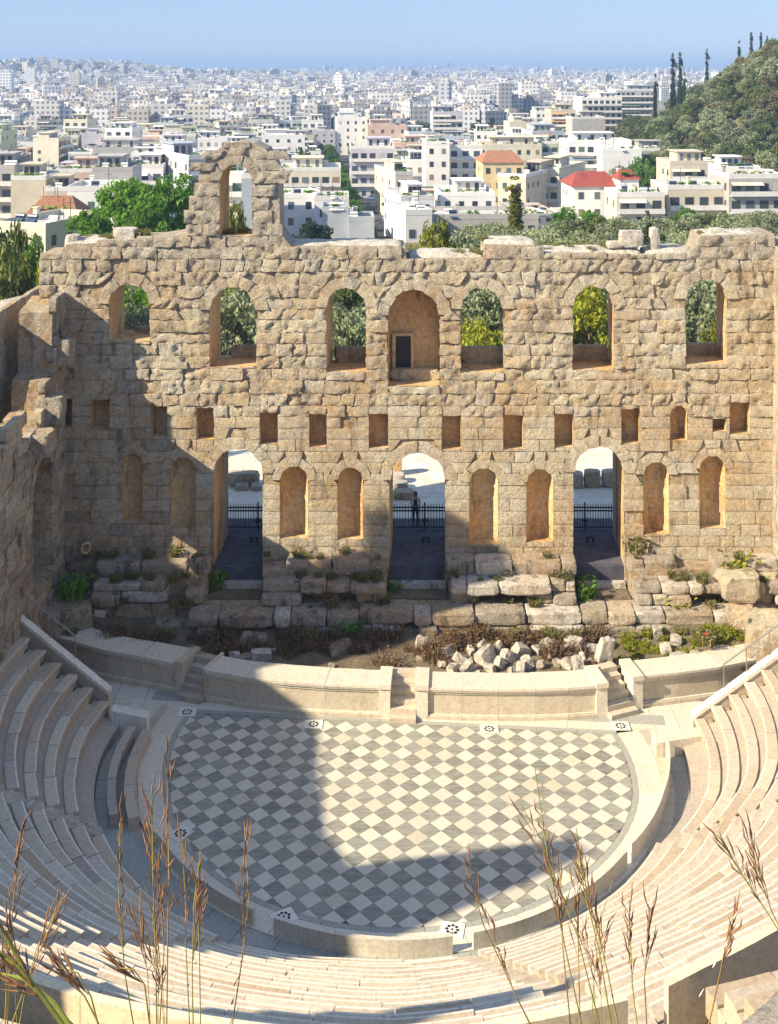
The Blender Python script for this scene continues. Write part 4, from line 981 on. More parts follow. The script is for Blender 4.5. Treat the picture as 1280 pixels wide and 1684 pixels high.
skin_body('jacket', [(0, .01, .92), (0, .01, 1.08), (0, .01, 1.24), (0, .01, 1.37), (.17, .01, 1.35), (.235, .01, 1.08), (.14, -.16, 1.03), (-.17, .01, 1.35), (-.235, .01, 1.08), (-.14, -.16, 1.03)],
          [(0, 1), (1, 2), (2, 3), (3, 4), (4, 5), (5, 6), (3, 7), (7, 8), (8, 9)], [(.155, .12), (.145, .11), (.155, .115), (.11, .085), .065, .055, .045, .065, .055, .045], M_JKT, man)
skin_body('trousers', [(0, 0, .90), (.09, 0, .84), (.10, -.01, .48), (.13, .02, .12), (-.09, 0, .84), (-.10, 0, .48), (-.11, .03, .12)], [(0, 1), (1, 2), (2, 3), (0, 4), (4, 5), (5, 6)], [(.15, .115), .098, .07, .052, .098, .07, .052], M_TRS, man)
for sx, nm in ((.13, 'shoe'), (-.115, 'shoe')): m = MB(); m.box(sx - .05, sx + .05, -.17, .08, 0, .085); m.build(nm, M_DARKMETAL, man)
bm = bmesh.new(); bmesh.ops.create_icosphere(bm, subdivisions=3, radius=.105)
for v in bm.verts:
    v.co.y = v.co.y * 1.05 + .02; v.co.z = v.co.z * 1.15 + 1.60
    if v.co.z < 1.56 and v.co.y < 0: v.co.y = .0 + v.co.y * .2 + .03
    if v.co.z < 1.54: v.co.z -= .16; 
me = bpy.data.meshes.new('hair'); bm.to_mesh(me); bm.free(); me.materials.append(M_HAIR); link('hair', me, man)
m = MB(); m.box(-.07, .07, -.135, -.10, 1.06, 1.36); m.build('dark_top', M_SHIRT, man)
for sx in (-.032, .032): m = MB(); m.box(sx - .012, sx + .012, -.112, -.10, 1.575, 1.59); m.build('eye', M_BLACK, body)
m = MB(); m.hexa([(-.012, -.13, 1.53), (.012, -.13, 1.53), (.01, -.09, 1.53), (-.01, -.09, 1.53)], [(-.006, -.108, 1.58), (.006, -.108, 1.58), (.005, -.09, 1.58), (-.005, -.09, 1.58)]); m.build('nose', M_SKIN, body)
m = MB(); m.box(-.022, .022, -.108, -.095, 1.505, 1.513); m.build('mouth', M_HAIR, body)
# ------------------------------------------------------------------ foliage
def leaf_mesh(name, centers, size, mat, elong=1.5, up=.0, seed=0):
    rs = np.random.RandomState(seed + 17); c = np.asarray(centers, dtype=float); n = len(c)
    nrm = rs.normal(size=(n, 3)); nrm[:, 2] += up; nrm /= np.linalg.norm(nrm, axis=1)[:, None]
    t = rs.normal(size=(n, 3)); t -= (t * nrm).sum(1)[:, None] * nrm; t /= np.linalg.norm(t, axis=1)[:, None]
    b = np.cross(nrm, t); s = size * rs.uniform(.6, 1.3, n)[:, None]
    v = np.stack([c - t * s * elong * .5, c + b * s * .42, c + t * s * elong * .5, c - b * s * .42], 1).reshape(-1, 3)
    me = bpy.data.meshes.new(name); me.vertices.add(len(v)); me.vertices.foreach_set('co', v.ravel())
    me.loops.add(n * 4); me.loops.foreach_set('vertex_index', np.arange(n * 4)); me.polygons.add(n)
    me.polygons.foreach_set('loop_start', np.arange(n) * 4); me.polygons.foreach_set('loop_total', np.full(n, 4))
    me.materials.append(mat); me.update(calc_edges=True); me.validate(); return me
def clumps(ncl, per, rx, rz, zc, cr, rs, shape='ball', hollow=.45):
    pts = []
    for i in range(ncl):
        while True:
            p = rs.uniform(-1, 1, 3)
            d = np.linalg.norm(p)
            if shape == 'cone':
                p[0] *= .75; p[1] *= .75
                if math.hypot(p[0], p[1]) < .12 + .75 * (1 - (p[2] * .5 + .5)) ** .8 * min(1, (p[2] + 1) * 3 + .3) or i < 12 and abs(p[2] + .95 - i * .16) < .1: break
            elif hollow < d < 1: break
        c = np.array([p[0] * rx, p[1] * rx, zc + p[2] * rz]); r = cr * rs.uniform(.6, 1.3)
        q = rs.normal(size=(per, 3)); q /= np.linalg.norm(q, axis=1)[:, None]; q *= (rs.uniform(0, 1, per) ** .5)[:, None] * r; q[:, 2] *= .75
        pts.append(c + q)
    return np.concatenate(pts)
def trunk_mesh(name, h, r, branches, rs, spread):
    m = MB(); p = Vector((0, 0, -.3)); top = Vector((rs.uniform(-.2, .2), rs.uniform(-.2, .2), h * .55))
    m.tube(p, top, r, r * .65, 7)
    for i in range(branches):
        a = 2 * math.pi * i / branches + rs.uniform(-.4, .4); s = top.lerp(p, rs.uniform(0, .3))
        e = Vector((spread * math.cos(a), spread * math.sin(a), h * rs.uniform(.7, .95))); mid = s.lerp(e, .5) + Vector((0, 0, -.1 * h * .3))
        m.tube(s, mid, r * .45, r * .3, 5); m.tube(mid, e, r * .3, r * .08, 5)
    me = bpy.data.meshes.new(name); me.from_pydata(m.v, [], m.f); me.materials.append(M_BARK); return me
TREES = {}
def mk_tree(kind, mat, h, rx, rz, ncl, per, cr, leaf, nvar=3, shape='ball', tr=.18, elong=1.5, base=0.0):
    for v in range(nvar):
        rs = np.random.RandomState(hash((len(kind), ncl, v)) % 9999 + v * 31 + len(TREES))
        zc = h - rz if not base else base + (h - base) / 2
        pts = clumps(ncl, per, rx, rz, zc, cr, rs, shape)
        crown = leaf_mesh(kind + '_crown', pts, leaf, mat, elong, .3, v)
        TREES.setdefault(kind, []).append((crown, trunk_mesh(kind + '_trunk', h, tr, 5, rs, rx * .6)))
mk_tree('olive_tree', L_OLIVE, 5.6, 2.7, 2.2, 60, 95, .75, .20, 4)
mk_tree('pine_tree', L_PINE, 8.0, 3.2, 3.0, 60, 90, .95, .28, 4)
mk_tree('cypress_tree', L_DARK, 13.0, 1.15, 6.2, 170, 45, .55, .26, 2, 'cone', .16, 1.8)
mk_tree('broadleaf_tree', L_GREEN, 9.0, 3.4, 3.6, 70, 95, .9, .30, 3, 'ball', .2)
mk_tree('yellow_bush', L_YELL, 4.2, 2.4, 1.9, 60, 110, .6, .17, 2)
mk_tree('small_shrub', L_GREEN, 1.6, .8, .75, 26, 40, .32, .14, 2, 'ball', .04)
mk_tree('grey_shrub', L_OLIVE, 1.6, .9, .75, 26, 40, .32, .13, 2, 'ball', .04)
def plant(kind, x, y, z, s, label, cat='tree', group=None, sz=1.0, var=None, mat=None):
    cr, tk = TREES[kind][RND.randrange(len(TREES[kind])) if var is None else var % len(TREES[kind])]
    rt = thing(kind, label, cat, (x, y, z), RND.uniform(0, 6.28), group); rt.scale = (s, s, s * sz)
    c = link('crown', cr, rt); t = link('trunk', tk, rt)
    if mat: c.material_slots[0].link = 'OBJECT'; c.material_slots[0].material = mat
    return rt
def plant_px(kind, px, ytop, Y, s, label, h0, cat='tree', group=None, sz=1.0, gz=None, mat=None):
    """crown top at the pixel; the tree stands on the ground"""
    x = (px - CXP) / F * Y; zt = CAMH - (ytop - HZ) / F * Y; g = ground_z(x, Y) if gz is None else gz
    h = zt - g
    return plant(kind, x, Y, g, s, label, cat, group, max(.35, h / (h0 * s)), None, mat)
L_HILL = leaf_mat('brownish_pine', [(.13, .12, .05), (.20, .18, .08), (.26, .23, .11), (.15, .13, .06)])
H0 = {'olive_tree': 5.6, 'pine_tree': 8.0, 'cypress_tree': 13.0, 'broadleaf_tree': 9.0, 'yellow_bush': 4.2}
# trees that show through the upper windows
for kind, px, yt, Y, s, lab in (
        ('broadleaf_tree', 222, 462, 84, .62, 'bright green tree filling the first upper window of the stage wall'),
        ('olive_tree', 238, 500, 78, .9, 'grey green olive low in the first upper window of the stage wall'),
        ('olive_tree', 395, 476, 84, 1.25, 'silvery olive tree filling the second upper window'),
        ('pine_tree', 560, 472, 92, .9, 'dark pine crown high in the third upper window'),
        ('olive_tree', 578, 505, 78, 1.1, 'silvery olive tree low in the third upper window'),
        ('olive_tree', 790, 480, 90, 1.2, 'pale olive tree behind the yellow bush in the window beside the central niche'),
        ('yellow_bush', 792, 528, 79, .95, 'yellow green bush low in the window beside the central niche'),
        ('yellow_bush', 975, 470, 80, 1.4, 'tall yellow green bush filling the fifth upper window'),
        ('pine_tree', 1160, 462, 100, .8, 'dark pine at the top of the last upper window'),
        ('olive_tree', 1152, 478, 82, 1.15, 'grey olive tree in the last upper window'),
        ('yellow_bush', 1176, 530, 76, .6, 'small yellow bush low in the last upper window'),
        ('pine_tree', 6, 365, 66, .6, 'dark feathery pine at the very edge above the side wall'),
        ('pine_tree', -30, 340, 72, .8, 'tall dark pine cut by the picture edge above the side wall'),
        ('yellow_bush', 45, 420, 70, .9, 'yellow green bush beside the low end of the stage wall'),
        ('broadleaf_tree', 38, 395, 84, .6, 'mid green tree between the cream house and the low wall end')):
    plant_px(kind, px, yt, Y, s, lab, H0[kind])
# trees seen above the wall head
for kind, px, yt, Y, s, lab in (
        ('broadleaf_tree', 205, 286, 150, 1.15, 'tall loose bright green tree between the white house and the apartment block'),
        ('broadleaf_tree', 275, 288, 142, 1.35, 'bushy bright green tree left of the standing arch'),
        ('broadleaf_tree', 150, 342, 132, .8, 'low bright green tree behind the cream house corner'),
        ('broadleaf_tree', 240, 340, 125, .75, 'low green tree rising behind the wall head block'),
        ('cypress_tree', 298, 300, 160, .8, 'dark narrow tree behind the bushy bright green tree'),
        ('yellow_bush', 388, 338, 110, .6, 'small yellow green bush seen inside the standing arch'),
        ('broadleaf_tree', 510, 362, 190, .5, 'dark green climber clump on the bluish retaining wall'),
        ('broadleaf_tree', 535, 370, 190, .42, 'second dark green clump beside the bluish shed wall'),
        ('yellow_bush', 718, 368, 112, 1.0, 'yellow green pointed bush above the dip of the wall head'),
        ('cypress_tree', 848, 288, 175, 1.25, 'golden green column of a tree in front of the roof terrace'),
        ('broadleaf_tree', 930, 338, 175, .62, 'dark green leafy tree behind the olive grove'),
        ('broadleaf_tree', 970, 342, 178, .5, 'smaller green leafy tree behind the olive grove'),
        ('cypress_tree', 1066, 345, 118, .55, 'small dark cypress standing behind the broken block on the wall head'),
        ('broadleaf_tree', 1060, 258, 300, 1.15, 'vivid green tree beside the blank white house wall'),
        ('broadleaf_tree', 1130, 340, 190, .6, 'green shrub tree before the two storey beige flats'),
        ('broadleaf_tree', 665, 207, 560, 1.2, 'lone green tree among distant white houses')):
    m = L_DARK if 'climber' in lab or 'second dark' in lab else (L_YELL if 'golden' in lab else None)
    plant_px(kind, px, yt, Y, s, lab, H0[kind], mat=m)
# olive grove
rg = random.Random(21); n = 0
for i in range(900):
    Y = rg.uniform(92, 212); px = rg.uniform(640, 1330)
    x = (px - CXP) / F * Y; g = ground_z(x, Y)
    s = rg.uniform(.95, 1.3); a, b = proj(x, Y, g + 5.6 * s)
    lim = interp([(690, 395), (760, 366), (850, 368), (930, 360), (1100, 358), (1280, 346)], px)
    if b < lim - 4 or n >= 135 or (px < 700 and Y > 130): continue
    n += 1
    plant('olive_tree', x, Y, g, s, 'grey green olive tree in the grove behind the stage wall', 'tree', 'olive trees of the grove behind the wall', mat=None if rg.random() < .85 else L_PINE)
for i in range(26):
    Y = rg.uniform(100, 128); px = rg.uniform(30, 640); x = (px - CXP) / F * Y; s = rg.uniform(.6, .9)
    plant('olive_tree', x, Y, ground_z(x, Y), s, 'olive tree behind the shaded half of the stage wall', 'tree', 'olive trees behind the shaded half of the wall')
# wooded hill
n = 0; hcyp = 0
for i in range(5000):
    if n >= 400: break
    Y = 305 + 400 * rg.random() ** 1.2; px = rg.uniform(1005, 1300); x = (px - CXP) / F * Y
    if x < .2 * Y - 2: continue
    g = ground_z(x, Y)
    if g < -11.4: continue
    # keep a bare reddish clearing
    cpx, cpy = proj(x, Y, g)
    if 1045 < cpx < 1110 and 195 < cpy < 232 and rg.random() < .8: continue
    if 1150 < cpx < 1215 and 178 < cpy < 200 and rg.random() < .8: continue
    n += 1
    r = rg.random()
    kd = 'pine_tree' if r < .66 else ('olive_tree' if r < .93 else 'cypress_tree')
    s = rg.uniform(.75, 1.25) * (1.0 if kd == 'pine_tree' else (1.25 if kd == 'olive_tree' else .62))
    s *= 1.2 + max(0, (Y - 450)) / 700
    plant(kd, x, Y, g, s, mat=(L_OLIVE if kd == 'pine_tree' and rg.random() < .12 else (L_HILL if kd != 'cypress_tree' and rg.random() < .15 else None)), label={'pine_tree': 'dark green pine among many on the wooded hillside', 'olive_tree': 'grey green bushy tree among many on the wooded hillside', 'cypress_tree': 'short dark cypress among the pines on the wooded hillside'}[kd], cat='tree', group={'pine_tree': 'pines on the wooded hillside', 'olive_tree': 'bushy trees on the wooded hillside', 'cypress_tree': 'small cypresses on the wooded hillside'}[kd])
for px, yt, Y, s, lab in ((1107, 90, 470, 1.3, 'tallest dark cypress where the hill skyline begins'), (1119, 88, 475, 1.2, 'second tall dark cypress at the start of the hill skyline'), (1078, 120, 460, .9, 'short cypress at the low shoulder of the hill'), (1163, 82, 520, 1.0, 'cypress breaking the middle of the hill skyline'), (1216, 66, 540, 1.0, 'pointed cypress high on the hill skyline'),
                      (1236, 54, 545, 1.1, 'highest pointed cypress on the hill skyline'), (1252, 54, 550, 1.0, 'slender cypress beside the highest one on the skyline'), (1262, 60, 548, .8, 'small cypress near the picture edge on the skyline'), (1126, 118, 468, .8, 'low cypress beside the two tall ones'), (1215, 105, 440, 1.0, 'dark cypress on the slope below the skyline')):
    plant_px('cypress_tree', px, yt, Y, s, lab, 13.0)

# ------------------------------------------------------------------ city
WALLC = [(.60, .60, .60), (.78, .78, .78), (.52, .48, .42), (.62, .61, .60), (.36, .37, .39), (.64, .61, .54), (.80, .80, .80), (.30, .31, .33), (.55, .48, .43), (.40, .44, .50)]
def wallmat(name, cols):
    t = NT(name); o = t.N('ShaderNodeObjectInfo').outputs['Random']
    c = t.ramp(o, [(i / len(cols), q) for i, q in enumerate(cols)], 'CONSTANT')
    p = t.pos((1, 1, .25)); c = t.mix(1.0, c, t.ramp(t.noise(p, .35, 5, .65), [(.3, .78), (.6, 1.0)]), 'MULTIPLY'); return t.fin(c, .85, .2)
M_WALL = wallmat('painted_plaster', WALLC)
WM = {'white': simple('white_plaster', (.80, .79, .77), .8, .06, .4), 'cream': simple('cream_plaster', (.66, .61, .49), .8, .08, .4), 'beige': simple('beige_plaster', (.56, .50, .40), .8, .1, .4), 'grey': simple('grey_plaster', (.42, .41, .40), .8, .12, .4),
      'blue': simple('blue_grey_plaster', (.40, .44, .50), .8, .1, .4), 'lilac': simple('lilac_plaster', (.52, .50, .56), .8, .08, .4), 'ochre': simple('ochre_plaster', (.62, .50, .30), .8, .1, .4), 'pink': simple('pink_plaster', (.62, .46, .38), .8, .08, .4), 'green': simple('pale_green_plaster', (.50, .54, .40), .8, .08, .4)}
M_ROOF = wallmat('roof_screed', [(.50, .48, .45), (.60, .58, .55), (.40, .38, .36), (.68, .66, .62), (.46, .41, .36), (.56, .54, .52)])
M_TILE = simple('terracotta_tile', (.36, .17, .10), .8, .3, 2.5); M_RED = simple('red_roof_sheet', (.38, .09, .065), .7, .3, 2.0)
def glass_mat():
    t = NT('window_glass'); r = t.rnd()
    c = t.ramp(r, [(0, (.03, .04, .05)), (.3, (.07, .09, .12)), (.5, (.14, .17, .20)), (.62, (.05, .06, .07)), (.75, (.25, .20, .15)), (.84, (.42, .41, .38)), (.92, (.10, .15, .13))], 'CONSTANT'); return t.fin(c, .3, .5)
M_GLASS = glass_mat(); M_TRIM = simple('white_trim', (.72, .71, .69), .7, .1, 1)
M_AWN = wallmat('awning_cloth', [(.62, .58, .48), (.20, .30, .22), (.60, .34, .16), (.70, .68, .62), (.25, .32, .42)]); M_BLUEG = simple('blue_tank_panel', (.06, .09, .16), .3, .2, 1)
def merge(a, b):
    for k_ in b: a[k_] = b[k_]
def mk_building(w, d, h, seed, bal=True, pent=True, individually=False, wins=True):
    """returns {part name: [(mesh builder, material key)]} in local coordinates; front faces -Y"""
    r = random.Random(seed); P = []
    m = MB(); m.box(-w / 2, w / 2, -d / 2, d / 2, -3, h); P.append(('wall', m, 'W'))
    m = MB(); t = .25
    m.box(-w / 2 + t, w / 2 - t, -d / 2 + t, d / 2 - t, h, h + .05); P.append(('roof', m, 'R'))
    m = MB(); e = .03
    for a in ((-w / 2 - e, w / 2 + e, -d / 2 - e, -d / 2 + t), (-w / 2 - e, w / 2 + e, d / 2 - t, d / 2 + e), (-w / 2 - e, -w / 2 + t, -d / 2 + t, d / 2 - t), (w / 2 - t, w / 2 + e, -d / 2 + t, d / 2 - t)): m.box(*a, h - .1, h + .85)
    P.append(('roof_parapet', m, 'T' if r.random() < .5 else 'W'))
    nf = max(1, int(h / 3.1)); fh = h / nf
    wl = []; bl = MB(); rl = MB()
    nw = max(2, int(w / 2.6)); nd = max(1, int(d / 3.4)); style = r.random()
    for f in range(nf):
        z0 = f * fh + .9; z1 = z0 + 1.35
        big = bal and style < .75 and (f > 0)
        for i in range(nw):
            x = -w / 2 + w * (i + .5) / nw; ww = .55 if not big else .85
            zz0 = z0 if not big or i % 2 else f * fh + .1
            m = MB(); m.box(x - ww, x + ww, -d / 2 - .06, -d / 2 - .005, zz0, z1 + .1); wl.append(m)
        for sx in (-1, 1):
            for i in range(nd):
                if r.random() < .35: continue
                y = -d / 2 + d * (i + .5) / nd; m = MB(); xx = sx * (w / 2 + .03); m.box(xx - .028, xx + .028, y - .5, y + .5, z0, z1); wl.append(m)
        if big:
            dp = r.uniform(.9, 1.5); z = f * fh; bl.box(-w / 2 + .2, w / 2 - .2, -d / 2 - dp, -d / 2 - .001, z - .12, z + .02)
            bl.box(-w / 2 + .2, w / 2 - .2, -d / 2 - dp, -d / 2 - dp + .07, z + .02, z + .85)
            if r.random() < .35: rl.hexa([(-w / 2 + .4, -d / 2 - dp - .1, z + 2.0), (w * .1, -d / 2 - dp - .1, z + 2.0), (w * .1, -d / 2 - .08, z + 2.55), (-w / 2 + .4, -d / 2 - .08, z + 2.55)], [(-w / 2 + .4, -d / 2 - dp - .1, z + 2.04), (w * .1, -d / 2 - dp - .1, z + 2.04), (w * .1, -d / 2 - .08, z + 2.6), (-w / 2 + .4, -d / 2 - .08, z + 2.6)])
    if individually: P += [('window', m, 'G') for m in wl]
    else:
        a = MB()
        for m in wl: a.add(m.v, m.f)
        P.append(('window', a, 'GS'))
    if bl.v: P.append(('balcony', bl, 'TS'))
    if rl.v: P.append(('awning', rl, 'A'))
    if pent:
        m = MB(); px_, py_ = r.uniform(-.2, .2) * w, r.uniform(-.05, .25) * d; pw, pd = w * r.uniform(.2, .36), d * r.uniform(.16, .28)
        m.box(px_ - pw, px_ + pw, py_ - pd, py_ + pd, h + .05, h + 2.7); m.box(px_ - pw - .5, px_ + pw + .5, py_ - pd - .9, py_ + pd + .2, h + 2.7, h + 2.9); P.append(('penthouse', m, 'W'))
        m = MB(); 
        for q in range(3): xx = px_ - pw + pw * (q + .5) * .66; m.box(xx - .45, xx + .45, py_ - pd - .05, py_ - pd - .003, h + .3, h + 2.2)
        P.append(('penthouse_window', m, 'GS'))
    for q in range(r.randint(1, 4)):
        x, y = r.uniform(-.42, .42) * w, r.uniform(-.42, -.2) * d; m = MB(); z = h + .05
        m.tube((x - .7, y, z + 1.15), (x + .7, y, z + 1.15), .3, .3, 8); m.box(x - .6, x + .6, y - .05, y + .05, z, z + .9)
        m.hexa([(x - .7, y - 1.3, z + .15), (x + .7, y - 1.3, z + .15), (x + .7, y - .35, z + .85), (x - .7, y - .35, z + .85)], [(x - .7, y - 1.32, z + .2), (x + .7, y - 1.32, z + .2), (x + .7, y - .37, z + .9), (x - .7, y - .37, z + .9)])
        P.append(('water_heater', m, 'T' if r.random() < .6 else 'B'))
    m = MB(); x, y = r.uniform(-.4, .4) * w, r.uniform(0, .4) * d; m.box(x - .35, x + .35, y - .35, y + .35, h, h + 1.7); m.box(x - .45, x + .45, y - .45, y + .45, h + 1.7, h + 1.85); P.append(('chimney', m, 'W'))
    # planted boxes on the roof edge and the balconies, thin aerials
    if r.random() < .6:
        m = MB(); nb_ = r.randint(5, 12)
        for q in range(nb_):
            x = -w / 2 + .6 + (w - 1.2) * r.random(); s_ = r.uniform(.25, .6); z = h + .75; y = -d / 2 + .3 + r.uniform(0, .5)
            for u_ in range(7):
                a, b_, c_ = [r.uniform(-s_, s_) for _ in range(3)]; k_ = s_ * .5
                m.add([(x + a - k_, y + b_ * .4, z + abs(c_)), (x + a, y + b_ * .4 - k_, z + abs(c_) + k_ * .3), (x + a + k_, y + b_ * .4, z + abs(c_) + k_ * .2), (x + a, y + b_ * .4 + k_, z + abs(c_) + k_)], [(0, 1, 2, 3)])
        P.append(('roof_plant', m, 'LS'))
    m = MB()
    for q in range(r.randint(1, 3)):
        x, y = r.uniform(-.4, .4) * w, r.uniform(-.2, .4) * d; m.box(x - .035, x + .035, y - .035, y + .035, h, h + r.uniform(2.4, 4.2)); m.box(x - .6, x + .6, y - .02, y + .02, h + 2.2, h + 2.26)
    P.append(('aerial', m, 'D'))
    return P
def mat_of(key, wall, roof): return {'W': wall, 'R': roof, 'T': M_TRIM, 'G': M_GLASS, 'GS': M_GLASS, 'TS': M_TRIM, 'A': M_AWN, 'B': M_BLUEG, 'LS': L_GREEN, 'D': M_DARKMETAL}[key]
def emit_building(P, x, y, g, rz, wall, roof, label, group=None, extra=None):
    rt = thing('apartment_building', label, 'building', (x, y, g), rz, group)
    got = {}
    for nm, m, key in P:
        up = {'penthouse_window': 'penthouse', 'chimney': 'roof', 'water_heater': 'roof', 'awning': 'balcony'}.get(nm)
        o = m.build(nm, mat_of(key, wall, roof), got.get(up, rt)); got.setdefault(nm, o)
        if key in ('GS', 'TS', 'LS'): stuff(o)
    return rt
occupied = []
def hero(x0, x1, ytop, Y, label, wall='white', roof=None, rz=None, d=None, bal=True, pent=True, pitched=None, seed=0, wins=True):
    w = (x1 - x0) / F * Y; xc = ((x0 + x1) / 2 - CXP) / F * Y; zt = CAMH - (ytop - HZ) / F * Y; g = ground_z(xc, Y)
    h = max(3.2, zt - g - (2.9 if pent else .8)); d = d or w * .7
    P = mk_building(w, d, h, seed + int(x0), bal, pent, True)
    if not wins: P = [p for p in P if p[0] != 'window']
    if pitched:
        P = [p for p in P if p[0] not in ('roof', 'roof_parapet', 'penthouse', 'penthouse_window', 'water_heater')]
        m = MB(); e = .4; m.hexa([(-w / 2 - e, -d / 2 - e, h), (w / 2 + e, -d / 2 - e, h), (w / 2 + e, d / 2 + e, h), (-w / 2 - e, d / 2 + e, h)], [(-w * .3, -.1, h + min(2.6, d * .28)), (w * .3, -.1, h + min(2.6, d * .28)), (w * .3, .1, h + min(2.6, d * .28)), (-w * .3, .1, h + min(2.6, d * .28))]); P.append(('roof', m, 'R'))
    rt = emit_building(P, xc, Y + d / 2, g, rz if rz is not None else .05, WM[wall], pitched or roof or M_ROOF, label)
    occupied.append((xc - w / 2, xc + w / 2, Y, Y + d)); return rt
G_ = hero
G_(10, 112, 366, 150, 'cream house with flat grey roof and brown eaves above the side wall', 'cream', d=14, pent=False, bal=False, rz=-.35)
G_(42, 122, 345, 178, 'small house with hipped terracotta roof behind the cream house', 'white', pitched=M_TILE, d=9, pent=False, bal=False)
G_(-30, 20, 255, 245, 'grey apartment block cut by the picture edge', 'grey', d=14)
G_(16, 72, 272, 235, 'blank beige party wall apartment block beside the picture edge', 'beige', d=12, bal=False, wins=False)
G_(72, 120, 290, 232, 'low beige block with rooftop clutter behind the terracotta house', 'beige', d=12, bal=False)
G_(90, 152, 262, 262, 'pink block with terracotta awnings on its top floor', 'pink', d=12)
G_(108, 186, 306, 205, 'pale blue white house with small square windows', 'white', d=12, bal=False, pent=False)
G_(150, 215, 258, 240, 'blank grey wall block behind the loose green tree', 'grey', d=12, bal=False, wins=False)
G_(205, 265, 255, 270, 'white block with rooftop pergola behind the green trees', 'white', d=16)
G_(262, 330, 240, 262, 'tall blue shaded apartment block with stacked balconies', 'blue', d=26, rz=.5)
G_(352, 400, 262, 210, 'white apartment block with balconies framed by the standing arch', 'white', d=10)
G_(395, 430, 285, 200, 'plain pale blue wall framed by the standing arch', 'blue', d=10, bal=False, wins=False, pent=False)
G_(458, 558, 262, 300, 'cream block with planted roof terrace beside the street', 'cream', d=16)
G_(462, 520, 318, 225, 'low white house with terrace right of the standing arch', 'white', d=10, bal=False, pent=False)
G_(515, 572, 322, 222, 'low white house with flat canopy beside the street', 'white', d=9, bal=False, pent=False)
G_(528, 572, 340, 205, 'bluish grey shed wall beside the retaining wall', 'blue', d=8, bal=False, pent=False, wins=False)
G_(572, 614, 364, 203, 'pale blue retaining wall block at the end of the street', 'blue', d=8, bal=False, pent=False, wins=False)
G_(574, 646, 228, 345, 'lilac topped block at the corner of the street', 'lilac', d=20)
G_(632, 662, 268, 290, 'cream apartment block with yellow awnings on the street', 'cream', d=22, rz=.25)
G_(645, 700, 305, 245, 'white terraced block stepping down to the street', 'white', d=18, rz=.2)
G_(655, 700, 345, 195, 'small white house with glass roof terrace at the street corner', 'white', d=12, pent=False, rz=.2)
G_(662, 700, 250, 335, 'white balcony house beside the big white block', 'white', d=12)
G_(698, 738, 232, 318, 'big blank white block with tiny windows', 'white', d=12, bal=False, pent=False)
G_(736, 792, 238, 326, 'white block with one bay of balconies behind the roof terrace', 'white', d=12, pent=False)
G_(785, 890, 226, 372, 'long cream block with railed roof and balconies', 'cream', d=14)
G_(888, 934, 232, 380, 'pale green apartment block with dark windows', 'green', d=12, pent=False)
G_(792, 860, 262, 292, 'ochre gabled house with terracotta roof', 'ochre', pitched=M_TILE, d=14, pent=False, bal=False)
G_(722, 812, 300, 252, 'white roof terrace house lined with plant pots', 'white', d=16, bal=False)
G_(704, 884, 352, 205, 'long low grey building with flat terraced roof behind the olives', 'grey', d=12, bal=False, pent=False)
G_(856, 905, 272, 285, 'beige apartment block turned to the sun with small balconies', 'beige', d=26, rz=-.45)
G_(900, 955, 262, 300, 'cream apartment row with stacked balconies facing the sun', 'cream', d=24, rz=-.45)
G_(932, 1038, 218, 330, 'white apartment block with black windows and roof garden', 'white', d=12)
G_(990, 1055, 244, 322, 'blank white wall with thin yellow sign strip', 'white', d=8, bal=False, pent=False, wins=False)
G_(940, 1020, 300, 235, 'white house with bright red sheet roof', 'white', pitched=M_RED, d=12, pent=False, bal=False)
G_(1018, 1050, 288, 232, 'small white tower house with red roof', 'white', pitched=M_RED, d=6, pent=False, bal=False)
G_(1012, 1092, 316, 224, 'cream two storey house with plant filled balcony', 'cream', d=10, pent=False)
G_(1095, 1192, 304, 228, 'beige flats with dark windows and brown flat roof', 'beige', d=12, pent=False)
G_(1196, 1290, 286, 226, 'grey modern flats with long glazed balconies', 'grey', d=12, pent=False)
G_(1100, 1182, 250, 282, 'roof terrace building under white sail canopies', 'beige', d=12)
G_(1182, 1250, 258, 262, 'low rooftop houses with white satellite dish boxes', 'white', d=8, bal=False)
G_(1040, 1100, 232, 345, 'block with two dark pitched rooftop sheds', 'grey', d=12)
G_(905, 946, 172, 520, 'tall narrow beige tower with dark top floor', 'beige', d=16)
G_(940, 994, 184, 505, 'bare grey party wall tower', 'grey', d=16, bal=False, wins=False)
G_(955, 1022, 152, 540, 'stepped white tower with roof gardens below the hill', 'white', d=18)
G_(1012, 1076, 140, 640, 'high blue grey block where the hill meets the city', 'blue', d=18)
G_(880, 935, 176, 620, 'white apartment block with flat canopy roof', 'white', d=16)
G_(782, 800, 145, 1150, 'tall white tower far in the city', 'white', d=18, pent=False)
G_(800, 842, 150, 1180, 'blue grey twin tower far in the city', 'blue', d=20, pent=False)
G_(470, 556, 184, 760, 'long low white hall with blue band roof', 'blue', d=40, bal=False, pent=False)
G_(150, 250, 232, 400, 'broad low block with grey flat roofs in mid city', 'grey', d=30, bal=False)
G_(190, 260, 205, 520, 'cream block with green roof edge in mid city', 'cream', d=20)
